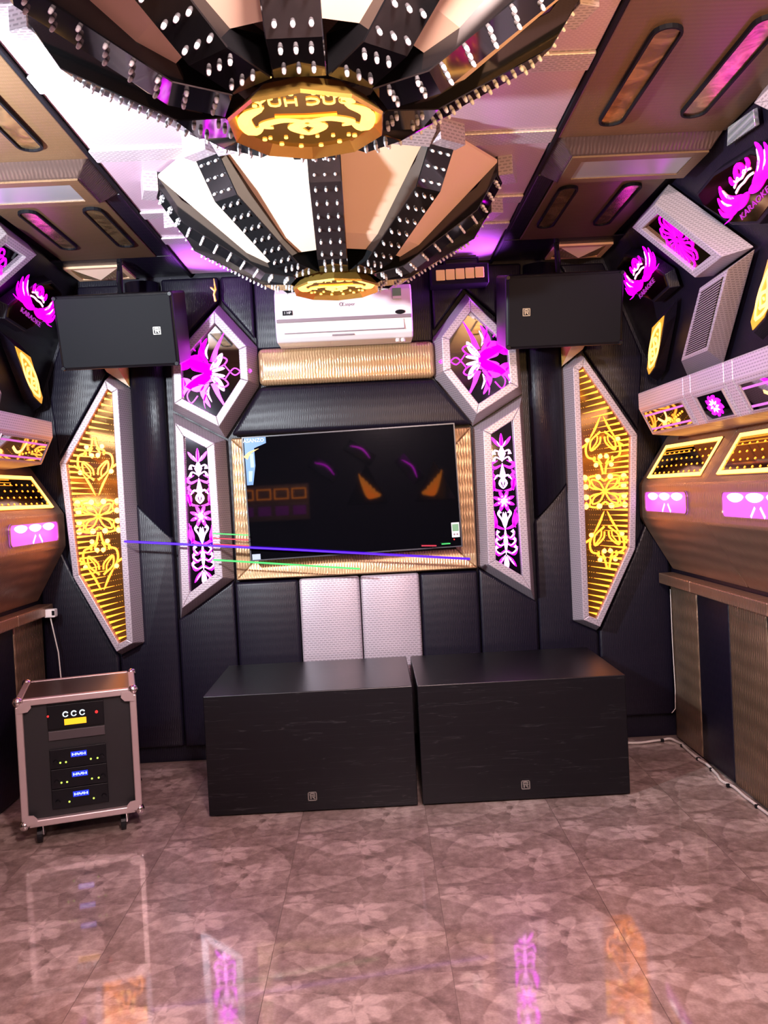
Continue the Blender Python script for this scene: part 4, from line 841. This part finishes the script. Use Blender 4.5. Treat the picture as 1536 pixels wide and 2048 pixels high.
# ================================================================== chandeliers
def chandelier():
    cx, cy = 0.005, 2.14
    t = thing('chandelier', (cx, cy, CEIL), 'nearer ten-sided black ribbed ceiling light with studded arms and lit gold centre', 'ceiling light', 'ten-sided ceiling lights')
    prof = [(0.188, 2.492), (0.325, 2.508), (0.655, 2.700), (0.745, 2.835)]
    led = MB(); led.lathe([(0.0058, 0.0), (0.0058, 0.006), (0.0050, 0.0065), (0.0048, 0.0105), (0.0032, 0.013), (0.001, 0.014)], (0, 0, 0), seg=8)
    proto = led.build('led_bulb', LEDM, smooth=True); used = [False]
    hw = 0.0605
    for k in range(10):
        an = -PI / 2 + k * PI / 5; u = V((math.cos(an), math.sin(an), 0)); v = V((-u.y, u.x, 0)); c = V((cx, cy, 0))
        P = lambda r, z, q: c + u * r + v * q + V((0, 0, z))
        lo = [P(r, z, -hw) for r, z in prof]; lo2 = [P(r, z, hw) for r, z in prof]
        hi = [P(r, min(z + 0.095, CEIL), -hw) for r, z in prof]; hi2 = [P(r, min(z + 0.095, CEIL), hw) for r, z in prof]
        A = lo + hi[::-1]; B = lo2 + hi2[::-1]
        rib = MB().frustum(A, B).build('rib', BGLOSS, t, bevel=0.0025, bseg=1)
        # three rows of clear bulbs along each facet
        for i in range(3):
            (r0, z0), (r1, z1) = prof[i], prof[i + 1]
            L = math.hypot(r1 - r0, z1 - z0); n = max(2, round(L / 0.062)); sl = V((0, 0, 0)) + u * (r1 - r0) + V((0, 0, z1 - z0)); nn = v.cross(sl).normalized()
            if nn.z > 0: nn = -nn
            rot = nn.to_track_quat('Z', 'Y').to_euler()
            for j in range(n):
                f_ = (j + 0.5) / n
                for q in (-0.038, 0.0, 0.038):
                    o = proto if not used[0] else proto.copy()
                    if used[0]: COL.objects.link(o)
                    used[0] = True
                    o.parent = rib; o.location = P(r0 + (r1 - r0) * f_, z0 + (z1 - z0) * f_, q * (0.86 if i == 0 else 1)) + nn * 0.0 - t.location; o.rotation_euler = rot
        # ivory panel between this rib and the next
        a2 = an + PI / 5; u2 = V((math.cos(a2), math.sin(a2), 0)); v2 = V((-u2.y, u2.x, 0))
        lift = 0.044
        pf = [(0.315, 2.507), (0.40, 2.546), (0.745, 2.835)]
        X1 = [c + u * r + v * hw + V((0, 0, z + lift)) for r, z in pf]; X2 = [c + u2 * r - v2 * hw + V((0, 0, z + lift)) for r, z in pf]
        th = V((0, 0, 0.012)); vs = X1 + X2 + [p + th for p in X1] + [p + th for p in X2]
        fs = []
        for i in (0, 1): fs += [(i, i + 1, 4 + i, 3 + i), (6 + i, 9 + i, 10 + i, 7 + i), (i, 6 + i, 7 + i, i + 1), (3 + i, 4 + i, 10 + i, 9 + i)]
        fs += [(0, 3, 9, 6), (2, 8, 11, 5)]
        MB().add(vs, fs).build('ivory_panel', PANELW, t)
        # silver chord beam closing the rim between rib ends
        e0 = c + u * 0.742 + v * hw; e1 = c + u2 * 0.742 - v2 * hw; out = (u + u2).normalized()
        Z = lambda p, z: V((p.x, p.y, z))
        e0o, e1o = e0 + out * 0.075, e1 + out * 0.075
        if k in (0, 4, 5, 9): MB().frustum([Z(e0, 2.815), Z(e1, 2.815), Z(e1o, 2.85), Z(e0o, 2.85)], [Z(e0, CEIL), Z(e1, CEIL), Z(e1o, CEIL), Z(e0o, CEIL)]).build('rim_beam', SILVER, t, bevel=0.003)
        eb0, eb1 = c + u * 0.747 - v * hw, c + u * 0.747 + v * hw
        MB().frustum([Z(eb0, 2.825), Z(eb1, 2.825), Z(eb1 + u * 0.06, 2.825), Z(eb0 + u * 0.06, 2.825)], [Z(eb0, CEIL), Z(eb1, CEIL), Z(eb1 + u * 0.06, CEIL), Z(eb0 + u * 0.06, CEIL)]).build('rib_end_block', SILVER, t, bevel=0.003)
    c = V((cx, cy, 0))
    for k in range(10):                                   # dished gold mirror facets round the lit disc
        a, b = 2 * PI * k / 10 + 0.31, 2 * PI * (k + 1) / 10 + 0.31
        q = lambda an, r, z: c + V((r * math.cos(an), r * math.sin(an), z))
        MB().frustum([q(a, 0.192, 2.456), q(b, 0.192, 2.456), q(b, 0.150, 2.505), q(a, 0.150, 2.505)], [q(a, 0.195, 2.464), q(b, 0.195, 2.464), q(b, 0.150, 2.513), q(a, 0.150, 2.513)]).build('gold_facet', GMIRROR, t)
    MB().lathe([(0.160, 0.0), (0.160, 0.006)], (cx, cy, 2.476), seg=36).build('lit_disc', DISC, t)
    f = Fr((cx, cy, 2.4755), (-1, 0, 0), (0, 1, 0))       # seen from below
    if f.n.z > 0: f = Fr((cx, cy, 2.4755), (1, 0, 0), (0, 1, 0)); f.n = V((0, 0, -1))
    mb = MB(); tf = Fr((cx, cy, 2.4755), (-1, 0, 0), (0, 1, 0)); tf.n = V((0, 0, -1))
    text(mb, tf, 'ĐỨC HUY', 0.052, 0.0, -0.105, rot=PI, sx=-1.0, th=0.003)
    mb.build('lettering', AMBW, t, label='glowing gold lettering')
    mb, mw = MB(), MB()
    L = lambda m_, P, ww, kd='leaf': stroke(m_, f, P, ww, kd, mirror='a', th=0.003)
    L(mw, [(0.0, 0.0), (0.06, -0.012), (0.11, 0.012), (0.085, 0.03)], 0.022); L(mw, [(0.0, 0.02), (0.035, 0.03), (0.0, 0.075)], 0.03); L(mw, [(0.0, -0.01), (0.03, 0.02), (0.04, 0.045)], 0.02)
    L(mb, [(0.0, -0.03), (0.075, -0.034)], 0.008, 'line'); L(mw, [(0.10, -0.075), (0.148, -0.03), (0.14, 0.05), (0.11, 0.02)], 0.036); L(mw, [(0.095, -0.085), (0.145, -0.045), (0.15, 0.01)], 0.024)
    md = MB()
    for k in range(18): dot(md, f, 0.15 * math.cos(2 * PI * k / 18), 0.15 * math.sin(2 * PI * k / 18), 0.006)
    for k in range(6): dot(md, f, -0.1 + 0.04 * k, 0.09, 0.005)
    md.build('light_dots', AMBW, t, kind='stuff')
    mb.build('emblem_outline', AMB, t, label='glowing amber winged emblem'); mw.build('emblem_highlight', AMBW, t)
    return t
ch1 = chandelier()
ch2 = copy_tree(ch1); ch2.location.y += 1.70
ch2['label'] = 'farther ten-sided black ribbed ceiling light hanging in front of the air conditioner'

# ================================================================== cables, plug, lasers
mb = MB()
def cable(name, pts, r, m, label, cat):
    P = spline([(p[0], p[1]) for p in pts], 6); n = len(P); zs = [pts[min(int(i / 6), len(pts) - 1)][2] for i in range(n)]
    o = MB().tube([(p.x, p.y, z) for p, z in zip(P, zs)], r, 6).build(name, m, smooth=True); o['label'] = label; o['category'] = cat; return o
t = thing('floor_cable', (1.8, 4.5, 0), 'white cable with black clips lying along the foot of the right wall', 'cable')
pts = [(1.42, 5.05), (1.58, 5.045), (1.72, 5.06), (1.80, 5.09), (1.835, 5.03), (1.838, 4.90), (1.832, 4.75), (1.842, 4.60), (1.836, 4.45), (1.820, 4.35), (1.840, 4.22), (1.838, 4.05), (1.845, 3.9), (1.84, 3.6), (1.845, 3.2)]
MB().tube([(p.x, p.y, 0.009 + 0.004 * math.sin(i * 0.4) ** 2) for i, p in enumerate(spline(pts, 6))], 0.0075, 6).build('cable', CABLE, t, smooth=True)
for p in ((1.76, 5.07), (1.838, 4.95), (1.836, 4.70), (1.839, 4.52), (1.825, 4.27), (1.84, 3.98)): MB().box((p[0], p[1], 0.009), (0.022, 0.016, 0.018)).build('clip', BLACKPL, t, bevel=0.003)
o = MB().tube([(1.855, 5.095, 0.90), (1.853, 5.09, 0.6), (1.856, 5.085, 0.3), (1.852, 5.085, 0.19), (1.83, 5.085, 0.165)], 0.0025, 6).build('thin_wire', CABLE); o['label'] = 'thin pale wire running down the right back corner'; o['category'] = 'wire'
t = thing('power_adapter', (-1.80, 5.03, 0.92), 'small white power adapter on the left ledge with a cable hanging down', 'adapter')
MB().box((-1.775, 5.02, 0.955), (0.062, 0.05, 0.048)).build('body', WHITE, t, bevel=0.006)
MB().box((-1.752, 4.993, 0.958), (0.014, 0.006, 0.026)).build('socket', BLACKPL, t)
MB().tube([(-1.78, 5.02, 0.935), (-1.77, 5.03, 0.85), (-1.752, 5.04, 0.72), (-1.745, 5.04, 0.55), (-1.75, 5.02, 0.35)], 0.004, 6).build('cord', CABLE, t, smooth=True)
def laser(pts, r, m, lab):
    o = MB().tube(pts, r, 6).build('laser_beam', m); o['label'] = lab; o['category'] = 'laser beam'; o['group'] = 'laser beams in front of the television'
YL = 4.935
laser([(-1.304, YL, 1.352), (-0.33, YL, 1.255), (0.658, YL, 1.153)], 0.0065, LBLUE, 'long blue laser beam crossing below the television screen')
laser([(-0.81, YL, 1.222), (0.027, YL, 1.128)], 0.0050, LGREEN, 'green laser beam along the lower edge of the television')
laser([(-0.80, YL, 1.372), (-0.60, YL, 1.352)], 0.0035, LGREEN, 'short green laser beam left of the television')
laser([(-0.80, YL, 1.345), (-0.60, YL, 1.325)], 0.0035, LRED, 'upper short red laser beam left of the television')
laser([(-0.80, YL, 1.310), (-0.60, YL, 1.290)], 0.0035, LRED, 'lower short red laser beam left of the television')
laser([(0.385, YL, 1.242), (0.47, YL, 1.238)], 0.003, LRED, 'short red laser dash low on the television screen')
laser([(0.50, YL, 1.246), (0.55, YL, 1.247)], 0.003, LGREEN, 'short green laser dash low on the television screen')

# ================================================================== rear of the room (seen reflected in the screen)
for cxw, sg, nm in ((0.05, 1, 'left'), (0.95, -1, 'right')):
    t = thing('wing_sign', (cxw, -1.5, 1.35), f'amber wing sign on the rear wall, the {nm} one mirrored in the screen', 'wall sign', 'wing signs')
    f = Fr((cxw, -1.49, 1.42), (-1, 0, 0), (0, 0, 1))
    MB().frustum([f(-0.27, 0, 0), f(0.27, 0, 0), f(0, 0.52, 0)], [f(-0.27, 0, 0.02), f(0.27, 0, 0.02), f(0, 0.52, 0.02)]).build('backing', BGLOSS, t)
    mb = MB(); f = Fr((cxw, -1.469, 1.42), (-1, 0, 0), (0, 0, 1))
    for k in range(7):
        q = k / 6; stroke(mb, f, [(-0.02 * sg, 0.06), ((-0.14 + 0.16 * q) * sg, 0.10 + 0.06 * q), ((-0.18 + 0.28 * q) * sg, 0.10 + 0.30 * q)], 0.05, 'leaf')
    mb.build('wing', AMB, t)
for x, z, a, lab in ((-0.50, 1.90, 0.6, 'leftmost magenta oval mirrored at mid height in the screen'), (-0.02, 2.10, 0.6, 'second magenta oval mirrored at mid height in the screen'), (0.62, 1.85, 0.9, 'magenta plaque mirrored between the two amber wing signs'),
                     (-0.55, 2.56, 0.4, 'high magenta plaque mirrored at the top left of the screen'), (0.0, 2.60, -0.5, 'high magenta plaque mirrored at the top middle of the screen'), (1.42, 2.60, 0.5, 'high magenta plaque mirrored at the top right of the screen')):
    t = thing('magenta_plaque', (x, -1.5, z - 0.15), lab, 'wall plaque', 'rear wall plaques')
    f = Fr((x, -1.49, z), (-math.cos(a), 0, math.sin(a)), (math.sin(a), 0, math.cos(a)))
    mb = MB(); plate(mb, f, rect(-0.20, 0.20, -0.08, 0.08), 0, 0.02); mb.build('backing', BGLOSS, t)
    mb = MB(); stroke(mb, f, [(-0.16, 0.0), (0.0, 0.05), (0.16, 0.0)], 0.02, 'leaf', lift=0.02); mb.build('engraving', MAG, t)
t = thing('rear_console', (-1.2, -1.5, 1.3), 'amber edged console with magenta windows mirrored at the left of the screen', 'wall console')
f = Fr((-1.2, -1.499, 1.5), (-1, 0, 0), (0, 0, 1))
mb = MB(); plate(mb, f, rect(-0.48, 0.48, -0.25, 0.22), 0, 0.10); mb.build('body', BRONZE, t, bevel=0.01)
for k in range(4):
    x0 = -0.45 + 0.23 * k
    mb = MB(); Q = rect(x0, x0 + 0.19, 0.03, 0.17); mb.ring([f(a, b, 0.10) for a, b in Q], [f(a, b, 0.11) for a, b in Q], [f(a, b, 0.11) for a, b in inset(Q, 0.015)], [f(a, b, 0.10) for a, b in inset(Q, 0.015)]); mb.build('light_border', AMB, t)
    mb = MB(); plate(mb, f, rect(x0 + 0.01, x0 + 0.18, -0.18, -0.06), 0.10, 0.105); mb.build('window', MAGD, t)
